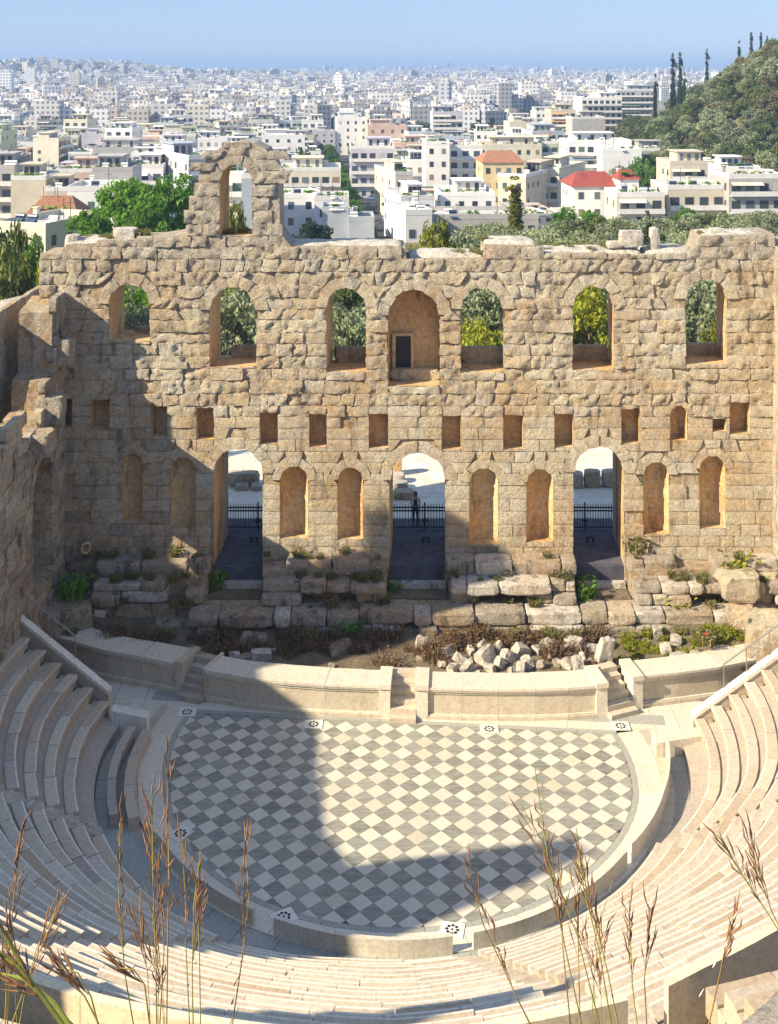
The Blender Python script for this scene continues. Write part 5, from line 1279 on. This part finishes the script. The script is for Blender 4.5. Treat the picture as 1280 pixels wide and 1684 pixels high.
# stock of shared buildings
STOCK = []
for i in range(22):
    w = RND.uniform(7, 13.5); d = RND.uniform(9, 15); h = RND.choice([7, 10, 10, 13, 13, 16]); P = mk_building(w, d, h, 900 + i, True, RND.random() < .8)
    parts = []
    for nm, m, key in P:
        me = bpy.data.meshes.new(nm); me.from_pydata(m.v, [], m.f); me.materials.append(mat_of(key, M_WALL, M_ROOF)); parts.append((nm, me, key))
    STOCK.append((w, d, h, parts))
LBL = ['pale flat roofed apartment block in the packed city', 'apartment block with roof water heaters in the packed city']
rg = random.Random(77); nb = 0
def street_x(Y): return 1.2 - .081 * (Y - 230)
Y = 232.0
while Y < 720 and nb < 290:
    X = -.36 * Y - 10
    while X < .36 * Y + 10 and nb < 290:
        w, d, h, parts = STOCK[rg.randrange(len(STOCK))]
        x = X + w / 2; y = Y + rg.uniform(-2, 2)
        X += w + rg.choice([.6, .6, 1.0, 5])
        if abs(x - street_x(y)) < w / 2 + 7 and Y < 520: continue
        if x > .2 * y - 6 and y > 290: continue
        if any(a - w * .4 < x < b + w * .4 and c - d * .9 < y < e + d * .6 for a, b, c, e in occupied): continue
        g = ground_z(x, y); s = rg.uniform(.8, 1.08); sz = rg.uniform(.7, 1.1)
        if Y < 330: sz *= .62
        elif Y < 400: sz *= .8
        a_, b_ = proj(x, y, g + h * s * sz)
        if not -30 < a_ < 1310: continue
        cn = rg.choice(['white', 'white', 'white', 'white', 'cream', 'beige', 'grey', 'blue', 'lilac', 'pink', 'white', 'green']); zone = 'just behind the first houses' if y < 340 else ('packed in the middle distance' if y < 480 else 'far back in the packed city')
        rt = thing('apartment_building', {'blue': 'blue grey', 'green': 'pale green'}.get(cn, cn) + ' flat roofed apartment block ' + zone, 'building', (x, y, g), rg.choice([.081, .081, .081, -.05, .3]) + rg.choice([0, 0, 0, math.pi / 2]), 'apartment blocks ' + zone); rt.scale = (s, s, s * sz)
        got = {}
        for nm, me, key in parts:
            up = {'penthouse_window': 'penthouse', 'chimney': 'roof', 'water_heater': 'roof', 'awning': 'balcony'}.get(nm)
            o = link(nm, me, got.get(up, rt)); got.setdefault(nm, o)
            if key in ('GS', 'TS', 'LS'): stuff(o)
            if key == 'W': o.material_slots[0].link = 'OBJECT'; o.material_slots[0].material = WM[cn]
        nb += 1
    Y += rg.uniform(15, 19)
# street trees, cars
for i in range(32):
    y = 232 + i * 9.5; x = street_x(y) + (5.2 if i % 2 else -5.2); plant('broadleaf_tree', x, y, ground_z(x, y), rg.uniform(.55, .8), 'small green tree lining the narrow street', 'tree', 'small trees lining the narrow street')
m = MB()
pts = [(street_x(y), y) for y in range(205, 620, 12)]
for (a, b), (c, e) in zip(pts, pts[1:]): m.add([(a - 6, b, ground_z(a, b) + .2), (a + 6, b, ground_z(a, b) + .2), (c + 6, e, ground_z(c, e) + .2), (c - 6, e, ground_z(c, e) + .2)], [(0, 1, 2, 3)])
structure(m.build('street', M_ASPH))
def mk_car(x, y, z, rz, col, lab, group=None):
    rt = thing('parked_car', lab, 'car', (x, y, z), rz, group)
    m = MB(); m.hexa([(-.88, -2.1, .25), (.88, -2.1, .25), (.88, 2.1, .25), (-.88, 2.1, .25)], [(-.84, -2.05, .85), (.84, -2.05, .85), (.84, 2.05, .85), (-.84, 2.05, .85)])
    m.hexa([(-.8, -1.1, .85), (.8, -1.1, .85), (.8, 1.6, .85), (-.8, 1.6, .85)], [(-.66, -.6, 1.4), (.66, -.6, 1.4), (.66, 1.2, 1.4), (-.66, 1.2, 1.4)]); m.build('body', simple('car_paint', col, .3, .03), rt)
    m = MB(); m.hexa([(-.72, -1.14, .9), (.72, -1.14, .9), (.72, -1.1, .9), (-.72, -1.1, .9)], [(-.62, -.66, 1.35), (.62, -.66, 1.35), (.62, -.6, 1.35), (-.62, -.6, 1.35)]); m.build('windscreen', M_GLASS, rt)
    for sx in (-.8, .8):
        for sy in (-1.3, 1.3): m = MB(); m.tube((sx - .1, sy, .32), (sx + .1, sy, .32), .32, .32, 10); m.build('wheel', M_DARKMETAL, rt)
p = atZ(622, 392, -6.5)
mk_car(p.x, p.y, ground_z(p.x, p.y) + .2, 1.5, (.25, .38, .50), 'pale blue car parked at the near end of the street')
for i in range(12):
    y = 250 + i * 13; x = street_x(y) + (2.8 if i % 2 else -2.8); mk_car(x, y, ground_z(x, y) + .2, -.08, [(.5, .5, .5), (.06, .06, .07), (.3, .05, .04), (.12, .2, .35)][i % 4], 'small car parked along the narrow street', 'cars parked along the narrow street')
# far city: thousands of blocks as one mass
def city_tex_mat():
    t = NT('far_city_plaster'); r = t.N('ShaderNodeNewGeometry').outputs['Random Per Island']
    c = t.ramp(r, [(i / len(WALLC), q) for i, q in enumerate(WALLC)], 'CONSTANT')
    g = t.N('ShaderNodeNewGeometry'); sp = t.N('ShaderNodeSeparateXYZ'); t.L(g.outputs['Position'], sp.inputs[0]); sn = t.N('ShaderNodeSeparateXYZ'); t.L(g.outputs['Normal'], sn.inputs[0])
    def saw(v, per, duty):
        f = t.math('FRACT', t.math('DIVIDE', v, per)); return t.math('LESS_THAN', f, duty)
    hx = saw(t.math('ADD', sp.outputs[0], sp.outputs[1]), 3.3, .5); hz = saw(t.math('ADD', sp.outputs[2], 40), 3.1, .48)
    w = t.math('MULTIPLY', t.math('MULTIPLY', hx, hz), t.math('LESS_THAN', t.math('ABSOLUTE', sn.outputs[2]), .5))
    c = t.mix(t.math('MULTIPLY', w, .75), c, (.07, .08, .10))
    up = t.math('GREATER_THAN', sn.outputs[2], .5)
    c = t.mix(t.math('MULTIPLY', up, .55), c, t.ramp(t.math('FRACT', t.math('MULTIPLY', r, 13.7)), [(0, (.42, .40, .38)), (.6, (.62, .60, .58)), (.93, (.45, .20, .12)), (1, (.30, .30, .30))]))
    return t.fin(c, .85, .2)
M_FAR = city_tex_mat()
rs = np.random.RandomState(4); B = []
def addbox(x, y, z0, z1, w, d, a): B.append((x, y, z0, z1, w, d, a))
Y = 700.0
while Y < 7600:
    step = 17 if Y < 1500 else (22 if Y < 2600 else 38); X = -.355 * Y
    sc = 1.0 if Y < 2600 else 1.35
    while X < .355 * Y:
        w = rs.uniform(8, 17) * sc; d = rs.uniform(9, 16) * sc; x = X + w / 2; y = Y + rs.uniform(-3, 3); X += w + (rs.choice([.5, 1, 7, 12]) * sc)
        if x > .2 * y - 10 and y < 1500: continue
        if nz(x * .004, y * .004, 9) > .42: continue
        hill_l = math.exp(-((x + 820) / 420.0) ** 2 - ((y - 2700) / 700.0) ** 2)
        if hill_l > .35 and rs.rand() < .62: continue
        g = ground_z(x, y); h = rs.choice([7, 10, 13, 16, 16, 19, 19, 22]) * rs.uniform(.8, 1.1)
        if rs.rand() < .02: h *= 1.7
        a = .081 + rs.choice([0, 0, 0, .25, -.3]); h *= .92; addbox(x, y, g - 4, g + h, w, d, a)
        if Y < 4200:
            addbox(x + rs.uniform(-.2, .2) * w, y + rs.uniform(-.1, .3) * d, g + h, g + h + 2.8, w * rs.uniform(.3, .6), d * rs.uniform(.3, .5), a)
            if Y < 2000:
                for q in range(2): addbox(x + rs.uniform(-.4, .4) * w, y - rs.uniform(.2, .4) * d, g + h, g + h + 1.3, 2.0, 1.4, a)
    Y += step
B = np.array(B); n = len(B)
sx = np.array([-1, 1, 1, -1] * 2) * .5; sy = np.array([-1, -1, 1, 1] * 2) * .5; zz = np.array([0] * 4 + [1] * 4)
lx = B[:, 4:5] * sx; ly = B[:, 5:6] * sy; ca, sa = np.cos(B[:, 6:7]), np.sin(B[:, 6:7])
vx = B[:, 0:1] + lx * ca - ly * sa; vy = B[:, 1:2] + lx * sa + ly * ca; vz = B[:, 2:3] + (B[:, 3:4] - B[:, 2:3]) * zz
V_ = np.stack([vx, vy, vz], 2).reshape(-1, 3); fq = np.array([(4, 5, 6, 7), (0, 1, 5, 4), (1, 2, 6, 5), (2, 3, 7, 6), (3, 0, 4, 7)])
FI = (fq[None] + (np.arange(n) * 8)[:, None, None]).reshape(-1, 4)
me = bpy.data.meshes.new('far_city'); me.vertices.add(len(V_)); me.vertices.foreach_set('co', V_.ravel()); me.loops.add(FI.size); me.loops.foreach_set('vertex_index', FI.ravel()); me.polygons.add(len(FI)); me.polygons.foreach_set('loop_start', np.arange(len(FI)) * 4); me.polygons.foreach_set('loop_total', np.full(len(FI), 4)); me.materials.append(M_FAR); me.update(calc_edges=True); me.shade_flat()
fc = stuff(link('far_city', me)); tag(fc, 'dense pale city of thousands of small blocks reaching the horizon', 'city')
# far tree masses between the blocks and on the distant rise
pts = []
rs = np.random.RandomState(9)
for i in range(2600):
    y = 420 + 2600 * rs.rand() ** 1.4; x = rs.uniform(-.35, .35) * y; hl = math.exp(-((x + 820) / 420.0) ** 2 - ((y - 2700) / 700.0) ** 2)
    if nz(x * .004, y * .004, 9) < .36 and rs.rand() > .10 + hl: continue
    if x > .2 * y - 10 and y < 1500: continue
    g = ground_z(x, y); k_ = 22; r = rs.uniform(2.5, 5); q = rs.normal(size=(k_, 3)) * r * .5; pts.append(np.array([x, y, g + 6 + 5 * (hl > .3)]) + q)
for i in range(900):
    x = -820 + rs.normal() * 330; y = 2500 + rs.normal() * 420; g = ground_z(x, y); q = rs.normal(size=(22, 3)) * 4.2; pts.append(np.array([x, y, g + 7]) + q)
ft = stuff(link('far_woodland', leaf_mesh('far_woodland', np.concatenate(pts), 3.4, L_DARK, 1.2, .5, 5))); tag(ft, 'dark tree clumps scattered through the distant city', 'trees')
# ------------------------------------------------------------------ weeds on the ruins
def weed_mesh(name, n, h, spread, mat, seed, lean=.35, w=.03):
    rs = np.random.RandomState(seed); mb = MB()
    for i in range(n):
        a = rs.uniform(0, 6.28); r = spread * rs.rand() ** .5; x, y = r * math.cos(a), r * math.sin(a); hh = h * rs.uniform(.5, 1.1); b = rs.uniform(0, 6.28); l = lean * hh * rs.rand()
        dx, dy = math.cos(b) * w, math.sin(b) * w; tx, ty = x + l * math.cos(a), y + l * math.sin(a)
        mb.add([(x - dx, y - dy, 0), (x + dx, y + dy, 0), (tx, ty, hh)], [(0, 1, 2)])
        for q in range(2):
            t = rs.uniform(.3, .9); cx, cy, cz = x + (tx - x) * t, y + (ty - y) * t, hh * t; c = rs.uniform(0, 6.28); s = w * 2.4
            mb.add([(cx, cy, cz), (cx + s * math.cos(c), cy + s * math.sin(c), cz + s * .4), (cx + s * 1.6 * math.cos(c + .4), cy + s * 1.6 * math.sin(c + .4), cz + s), (cx + s * .6 * math.cos(c + .9), cy + s * .6 * math.sin(c + .9), cz + s * .9)], [(0, 1, 2, 3)])
    me = bpy.data.meshes.new(name); me.from_pydata(mb.v, [], mb.f); me.materials.append(mat); return me
WEEDS = [weed_mesh('weed_tuft', 60, .45, .3, L_WEED, i) for i in range(4)]; DRY = [weed_mesh('dry_tuft', 70, .5, .35, L_DRY, 40 + i, .4, .02) for i in range(3)]
def tuft(px, py, z, s, lab, green=True, grp=None, mat=None, dy=0.0):
    p = atZ(px, py, z); o = link('weed_tuft', (WEEDS if green else DRY)[RND.randrange(3)], None, (p.x, p.y + dy, z)); o.scale = (s, s, s); o.rotation_euler = (0, 0, RND.uniform(0, 6))
    if mat: o.material_slots[0].link = 'OBJECT'; o.material_slots[0].material = mat
    tag(o, lab, 'plant', grp); return o
for px, py, z, s, lab in ((1210, 952, 2.6, 2.6, 'vivid yellow green shrub on the sunny corner ledge'), (1112, 1010, 1.5, 1.9, 'bright green weed clump on the sunny podium face'), (1092, 1005, 1.5, 1.4, 'small bright weed beside the green clump on the podium'),
        (489, 945, 2.6, 1.6, 'round green bush on the podium between two broken blocks'), (615, 960, 2.3, 1.8, 'green bush at the foot of the central doorway'), (645, 975, 1.8, 1.6, 'green bush below the central threshold'), (695, 998, 1.6, 1.0, 'tiny green plant on the landing of the central doorway'),
        (345, 965, 2.0, 2.4, 'green shrub beside the shaded doorway threshold'), (178, 890, 3.6, 2.4, 'green bush in the shaded corner beside the rubble lump'), (298, 945, 2.4, 1.4, 'small weed growing from the shaded podium face'), (120, 980, 2.4, 2.0, 'green weed on the rubble mass at the shaded end'),
        (578, 1040, 1.2, 1.5, 'green weed at the foot of the podium near the centre'), (955, 985, 1.9, 2.2, 'dark green weed under the sunlit end threshold'), (1190, 990, 1.8, 1.4, 'weed between the blocks at the sunny podium end'), (1045, 905, 3.6, 1.8, 'weed tuft in the corner of the last doorway'), (60, 650, 9, 1.2, 'weed growing high on the shaded side wall'), (58, 540, 12.5, 1.6, 'dark green weed near the top of the shaded side wall'), (40, 670, 9, 1.4, 'green tuft on the broken step of the side wall'),
        (1160, 1058, 1.5, 1.2, 'low weed with a red flower beside the scattered blocks')):
    tuft(px, py, z, s, lab, True, None, L_YELL if 'vivid' in lab or 'bright' in lab else (L_GREEN if 'green' in lab and py > 880 else None))
p = atZ(1160, 1056, 1.6)
m = MB(); 
for i in range(7): a = i * .9; m.add([(0, 0, 0), (.1 * math.cos(a), .1 * math.sin(a), .05), (.13 * math.cos(a + .4), .13 * math.sin(a + .4), .12), (.08 * math.cos(a + .9), .08 * math.sin(a + .9), .1)], [(0, 1, 2, 3)])
f_ = m.build('red_flower', simple('red_petal', (.6, .02, .04), .6), None, False, (p.x, p.y, 1.85)); tag(f_, 'small red flower among the blocks at the sunny end of the pit', 'flower')
m = MB(); o_ = atY(148, 880, 52.6)
for i in range(14):
    a, b = 2 * math.pi * i / 14, 2 * math.pi * (i + 1) / 14
    m.tube((.20 * math.cos(a), 0, .27 * math.sin(a)), (.20 * math.cos(b), 0, .27 * math.sin(b)), .045, .045, 6)
ob = m.build('stone_ring', M_NICHE, None, False, (o_.x, 51.9, 4.6)); ob.rotation_euler = (.3, 0, .5); tag(ob, 'round ochre ring of an old clay pipe in the shaded corner rubble', 'clay pipe')
rg = random.Random(8); ga = 0
for i in range(230):      # undergrowth of the pit: too many to count singly, kept as two masses below
    pass
def mass(name, lab, meshes, spots, mat):
    V, Fq = [], []
    for (x, y, z, s, a) in spots:
        me = meshes[rg.randrange(len(meshes))]; n = len(V); c, q = math.cos(a) * s, math.sin(a) * s
        V += [(x + v.co.x * c - v.co.y * q, y + v.co.x * q + v.co.y * c, z + v.co.z * s) for v in me.vertices]
        Fq += [tuple(i + n for i in p.vertices) for p in me.polygons]
    o = mesh_obj(name, V, Fq, mat); stuff(o); tag(o, lab, 'weeds'); return o
sp = []
for i in range(105): x = rg.uniform(-12.5, 9.5); y = 50.95 - abs(rg.gauss(0, .7)); sp.append((x, max(48.6, y), zpit(x, y) - .02, rg.uniform(.5, 1.5), rg.uniform(0, 6)))
mass('dry_weeds', 'brown dry weeds along the shaded foot of the podium', DRY, sp, L_DRY)
sp = []
for i in range(150): x = rg.uniform(-14, 17); y = rg.choice([52.6, 52.0, 53.4, 50.7]) + rg.uniform(-.3, .3); z = 3.6 if y > 52.9 else (2.9 if y > 52.3 else (2.0 if y > 51.3 else 1.2)); sp.append((x, y, z, rg.uniform(.3, 1.0), rg.uniform(0, 6)))
sp = [q for q in sp if not any(a - .2 < q[0] < b + .2 for a, b in gapx)]
mass('ledge_weeds', 'scattered weeds on the ledges of the podium', WEEDS, sp, L_WEED)
sp = []
for i in range(95): x = rg.uniform(9.8, 17.6); y = rg.uniform(48.4, 51); sp.append((x, y, zpit(x, y) - .03, rg.uniform(.3, .9), rg.uniform(0, 6)))
mass('pit_grass', 'yellow green grass on the sunny end of the pit', WEEDS, sp, L_YELL)
sp = []
for i in range(60): x = U(rg.choice([rg.uniform(355, 470), rg.uniform(690, 800), rg.uniform(900, 1160), rg.uniform(100, 240)])); y = YW + rg.uniform(.4, 2.0); sp.append((x, y, interp(topf, x) - .05 if x < U(320) or x > U(470) else 18.3, rg.uniform(.3, .8), rg.uniform(0, 6)))
mass('wall_head_grass', 'dry grass tufts on the head of the stage wall', WEEDS, sp, L_WEED)

# ------------------------------------------------------------------ outer wall of the cavea with added shadow blockers and the slope with the tall grass
def outer_top(az):
    return interp([(150, 17.5), (176, 20.0), (185, 21.0), (199, 20.9), (208.6, 19.7), (212.4, 19.7), (213.6, 24.3), (216.9, 24.3), (217.4, 18.0), (219.5, 17.6), (220.3, 14.0), (232, 14.0), (232.6, 22.5), (234, 22.5), (234.6, 13.6), (372, 13.6)], az)  # wall heights shaped to throw the shadows, narrow pillar added for one more
m = MB(); a = 168.0
while a < 366:
    b = a + 1.5; i0, i1 = pol(34.0, a), pol(34.0, b); o0, o1 = pol(35.1, a), pol(35.1, b); za, zb = outer_top(a), outer_top(b)
    m.hexa([Vector((p.x, p.y, 8)) for p in (i0, o0, o1, i1)][::-1], [Vector((i1.x, i1.y, zb)), Vector((o1.x, o1.y, zb)), Vector((o0.x, o0.y, za)), Vector((i0.x, i0.y, za))])
    a = b
m.box(-41, -37, 33.8, 36.3, 0, 34)  # unseen tower added only to shade the podium
ow = m.build('outer_wall', M_STONE); tag(ow, 'curved ruined outer wall behind the upper seating', 'ruin wall')
def slope_z(x, y): return 24.25 - .86 * y + .05 * x + .10 * nz(x * .8, y * .8) + .03 * nz(x * 3, y * 3)
vs = []; nx, ny = 60, 30
for j in range(ny + 1):
    for i in range(nx + 1):
        x = -30 + 60 * i / nx; y = -12 + 20.2 * j / ny; vs.append((x, y, min(24.6 + .08 * nz(x, y), slope_z(x, y))))
structure(mesh_obj('hillside', vs, [(j * (nx + 1) + i, j * (nx + 1) + i + 1, (j + 1) * (nx + 1) + i + 1, (j + 1) * (nx + 1) + i) for j in range(ny) for i in range(nx)], M_EARTH, smooth=True))
# rock in the corner
b = rough_block('rock', 1.6, 1.2, 1.6, stone_mat('brown_rock', [(.34, .25, .19), (.42, .33, .26), (.28, .21, .17), (.48, .42, .38)], .6, 1.0, .3, .03), None, (1.84, 3.4, 22.50), (.1, -.32, .5), 4242, .06, 16)
tag(b, 'rough brown rock at the bottom corner beside the upper seats', 'rock')
for p_ in b.data.polygons: p_.use_smooth = True
# tall grass
def tall_grass(stems, Y, lab, dry=True, thick=.003):
    """stems: list of pixel polylines bottom->top"""
    m = MB(); hd = MB()
    pts0 = [atY(px, py, Y) for px, py in stems]
    b0 = pts0[0]; g = slope_z(b0.x, b0.y)
    pts = [Vector((b0.x - (pts0[1].x - b0.x) * .2, b0.y, g - .05))] + pts0
    n = len(pts)
    for i, (a, c) in enumerate(zip(pts, pts[1:])):
        m.tube(a, c, thick * (1 - .6 * i / n), thick * (1 - .6 * (i + 1) / n), 5)
    rt = thing('grass_stalk', lab, 'grass stalk', (b0.x, b0.y, g), 0)
    off = Vector((b0.x, b0.y, g)); m.v = [tuple(Vector(v) - off) for v in m.v]; st = m.build('stem', M_STEM_G if not dry else M_STEM, rt)
    # seed spikes on the upper third
    top, low = pts[-1], pts[-1].lerp(pts[max(1, n - 3)], .9 if n > 3 else .5)
    rs = random.Random(int(b0.x * 999))
    for q in range(rs.randint(10, 15)):
        if thick < .0015 and q > 5: break
        t = q / 14; p = low.lerp(top, min(1, t)); L = rs.uniform(.04, .095) * Y / 2.4; d = (top - low).normalized() + Vector((rs.uniform(-.3, .3), rs.uniform(-.3, .3), 0)); d.normalize(); e = p + d * L
        mid = p.lerp(e, .5) + Vector((rs.uniform(-.01, .01), 0, 0))
        h = MB(); h.tube(p - off, p.lerp(e, .35) - off, .0008, .0008, 4); h.tube(p.lerp(e, .35) - off, mid.lerp(e, .3) - off, .0008, .0020, 5); h.tube(mid.lerp(e, .3) - off, e - off, .0020, .0004, 5); h.build('seed_spike', M_SPIKE, rt)
    return rt
M_STEM = simple('dry_stalk', (.40, .27, .08), .6, .3, 8); M_STEM_G = simple('green_stalk', (.34, .34, .07), .6, .3, 8); M_SPIKE = simple('reddish_seed_spike', (.33, .17, .085), .7, .4, 20)
ST = [([(258, 1700), (256, 1560), (252, 1450), (250, 1290)], 'straight stalk forming the left edge of the tall reddish clump', 2.5), ([(274, 1700), (276, 1560), (278, 1420), (275, 1262)], 'tallest reddish stalk of the dense clump', 2.4), ([(262, 1700), (270, 1560), (262, 1440), (246, 1370)], 'stalk leaning inward in the dense clump', 2.6),
      ([(318, 1700), (316, 1600), (320, 1480), (330, 1400)], 'thin stalk just beside the dense clump', 2.5), ([(330, 1700), (328, 1560), (325, 1470), (331, 1420)], 'reddish plumed stalk beside the dense clump', 2.7), ([(312, 1690), (306, 1560), (305, 1470), (300, 1380)], 'faint tall stalk behind the reddish clump', 2.9),
      ([(222, 1700), (205, 1600), (196, 1480), (198, 1350)], 'lone reddish stalk crossing the shaded rows', 2.5), ([(380, 1700), (398, 1580), (410, 1480), (402, 1352)], 'single fine stalk over the checkered floor edge', 2.6), ([(248, 1700), (238, 1620), (220, 1595), (196, 1592)], 'short stalk with a head bent sideways', 2.2),
      ([(8, 1690), (14, 1560), (24, 1470), (34, 1370)], 'leaning stalk at the picture edge above the parapet', 2.4), ([(14, 1700), (50, 1600), (80, 1530), (106, 1468)], 'slanting stalk with feathery tip over the zigzag stair', 2.6), ([(30, 1700), (40, 1640), (60, 1560), (96, 1490)], 'faint slanting stalk behind the feathery tip', 2.8),
      ([(165, 1700), (150, 1640), (128, 1600), (100, 1592)], 'dark green head drooping over the pale wall', 2.0), ([(170, 1700), (140, 1640), (110, 1605), (98, 1590)], 'second dark drooping head over the pale wall', 2.1),
      ([(880, 1700), (850, 1640), (795, 1520), (768, 1425)], 'lone reddish spike leaning over the low parapet', 2.4), ([(960, 1700), (930, 1560), (900, 1400), (880, 1262)], 'tall forked stalk rising over the checkered floor', 2.5), ([(990, 1700), (950, 1540), (890, 1380), (858, 1325)], 'long stalk slanting across the dark floor band', 2.6),
      ([(1008, 1700), (985, 1560), (960, 1460), (948, 1362)], 'thick red brown stalk of the dense sunny clump', 2.4), ([(1020, 1700), (1000, 1600), (975, 1500), (950, 1400)], 'second red brown stalk of the dense sunny clump', 2.5), ([(955, 1700), (952, 1600), (950, 1480), (952, 1400)], 'upright thin stalk left of the sunny clump', 2.6),
      ([(1050, 1700), (1040, 1620), (1036, 1520), (1035, 1480)], 'short spiky stalk in front of the cut white seat ends', 2.5), ([(1064, 1690), (1060, 1610), (1066, 1540), (1072, 1492)], 'dark tipped stalk nearest the white parapet end', 2.6), ([(940, 1700), (926, 1560), (924, 1500), (922, 1440)], 'pale thin stalk over the broad sunny wedge', 2.8),
      ([(1290, 1545), (1262, 1500), (1215, 1430), (1180, 1372)], 'branched brown stalk entering from the side edge', 2.3), ([(1300, 1560), (1270, 1500), (1250, 1440), (1238, 1400)], 'second brown stalk at the side edge with fine spikes', 2.4), ([(1165, 1690), (1185, 1600), (1200, 1520), (1215, 1490)], 'thin golden oat stalk with pale husks beside the white parapet', 2.3),
      ([(120, 1710), (70, 1640), (30, 1590), (-10, 1560)], 'thick green blade bundle sweeping from the corner', 1.7), ([(130, 1710), (90, 1650), (40, 1610), (-10, 1600)], 'green stalk sweeping low at the corner', 1.75), ([(140, 1710), (60, 1630), (20, 1560), (-10, 1500)], 'curved green stalk at the corner reaching up', 1.8)]
for pts_, lab, Yg in ST:
    corner = 'corner' in lab
    tall_grass(pts_, Yg, lab, not corner and int(pts_[0][0]) % 3 != 0, .0045 if corner else .0019)
rg2 = random.Random(31)
for i in range(10):
    bx_ = rg2.choice([250, 270, 320, 30, 60, 960, 1000, 1040, 200, 1240]) + rg2.uniform(-30, 30); hh_ = rg2.uniform(90, 300); ln = rg2.uniform(-50, 50)
    tall_grass([(bx_, 1705), (bx_ + ln * .15, 1690 - hh_ * .35), (bx_ + ln * .5, 1690 - hh_ * .75), (bx_ + ln, 1690 - hh_)], rg2.uniform(2.0, 3.0), 'fine dry stalk among the tall grass at the bottom of the view', i % 2 == 0, .0011)['group'] = 'fine dry stalks among the tall grass'
o0 = atY(1198, 1530, 2.3)
for i, (px, py) in enumerate(((1214, 1495), (1206, 1512), (1190, 1560), (1172, 1592), (1150, 1640))):
    p = atY(px, py, 2.28); m = MB(); m.tube((0, 0, 0), (.004, 0, .006), .0004, .0018, 5); m.tube((.004, 0, .006), (.010, 0, .017), .0018, .0003, 5)
    hk = m.build('oat_husk', M_WHITE, None, False, p); tag(hk, ['top', 'second', 'third', 'fourth', 'lowest'][i] + ' pale husk hanging on the golden oat stalk', 'seed husk')

# ------------------------------------------------------------------ air
m = MB(); m.box(-3600, 3600, -60, 9500, -20, 95)
hz = m.build('haze', None); stuff(hz)
hm = bpy.data.materials.new('haze'); hm.use_nodes = True; hm.node_tree.nodes.clear()
pv_ = hm.node_tree.nodes.new('ShaderNodeVolumePrincipled'); ho = hm.node_tree.nodes.new('ShaderNodeOutputMaterial')
pv_.inputs['Color'].default_value = (.38, .58, .95, 1); pv_.inputs['Density'].default_value = 2.3e-4
hm.node_tree.links.new(pv_.outputs[0], ho.inputs[1]); hz.data.materials.clear(); hz.data.materials.append(hm)
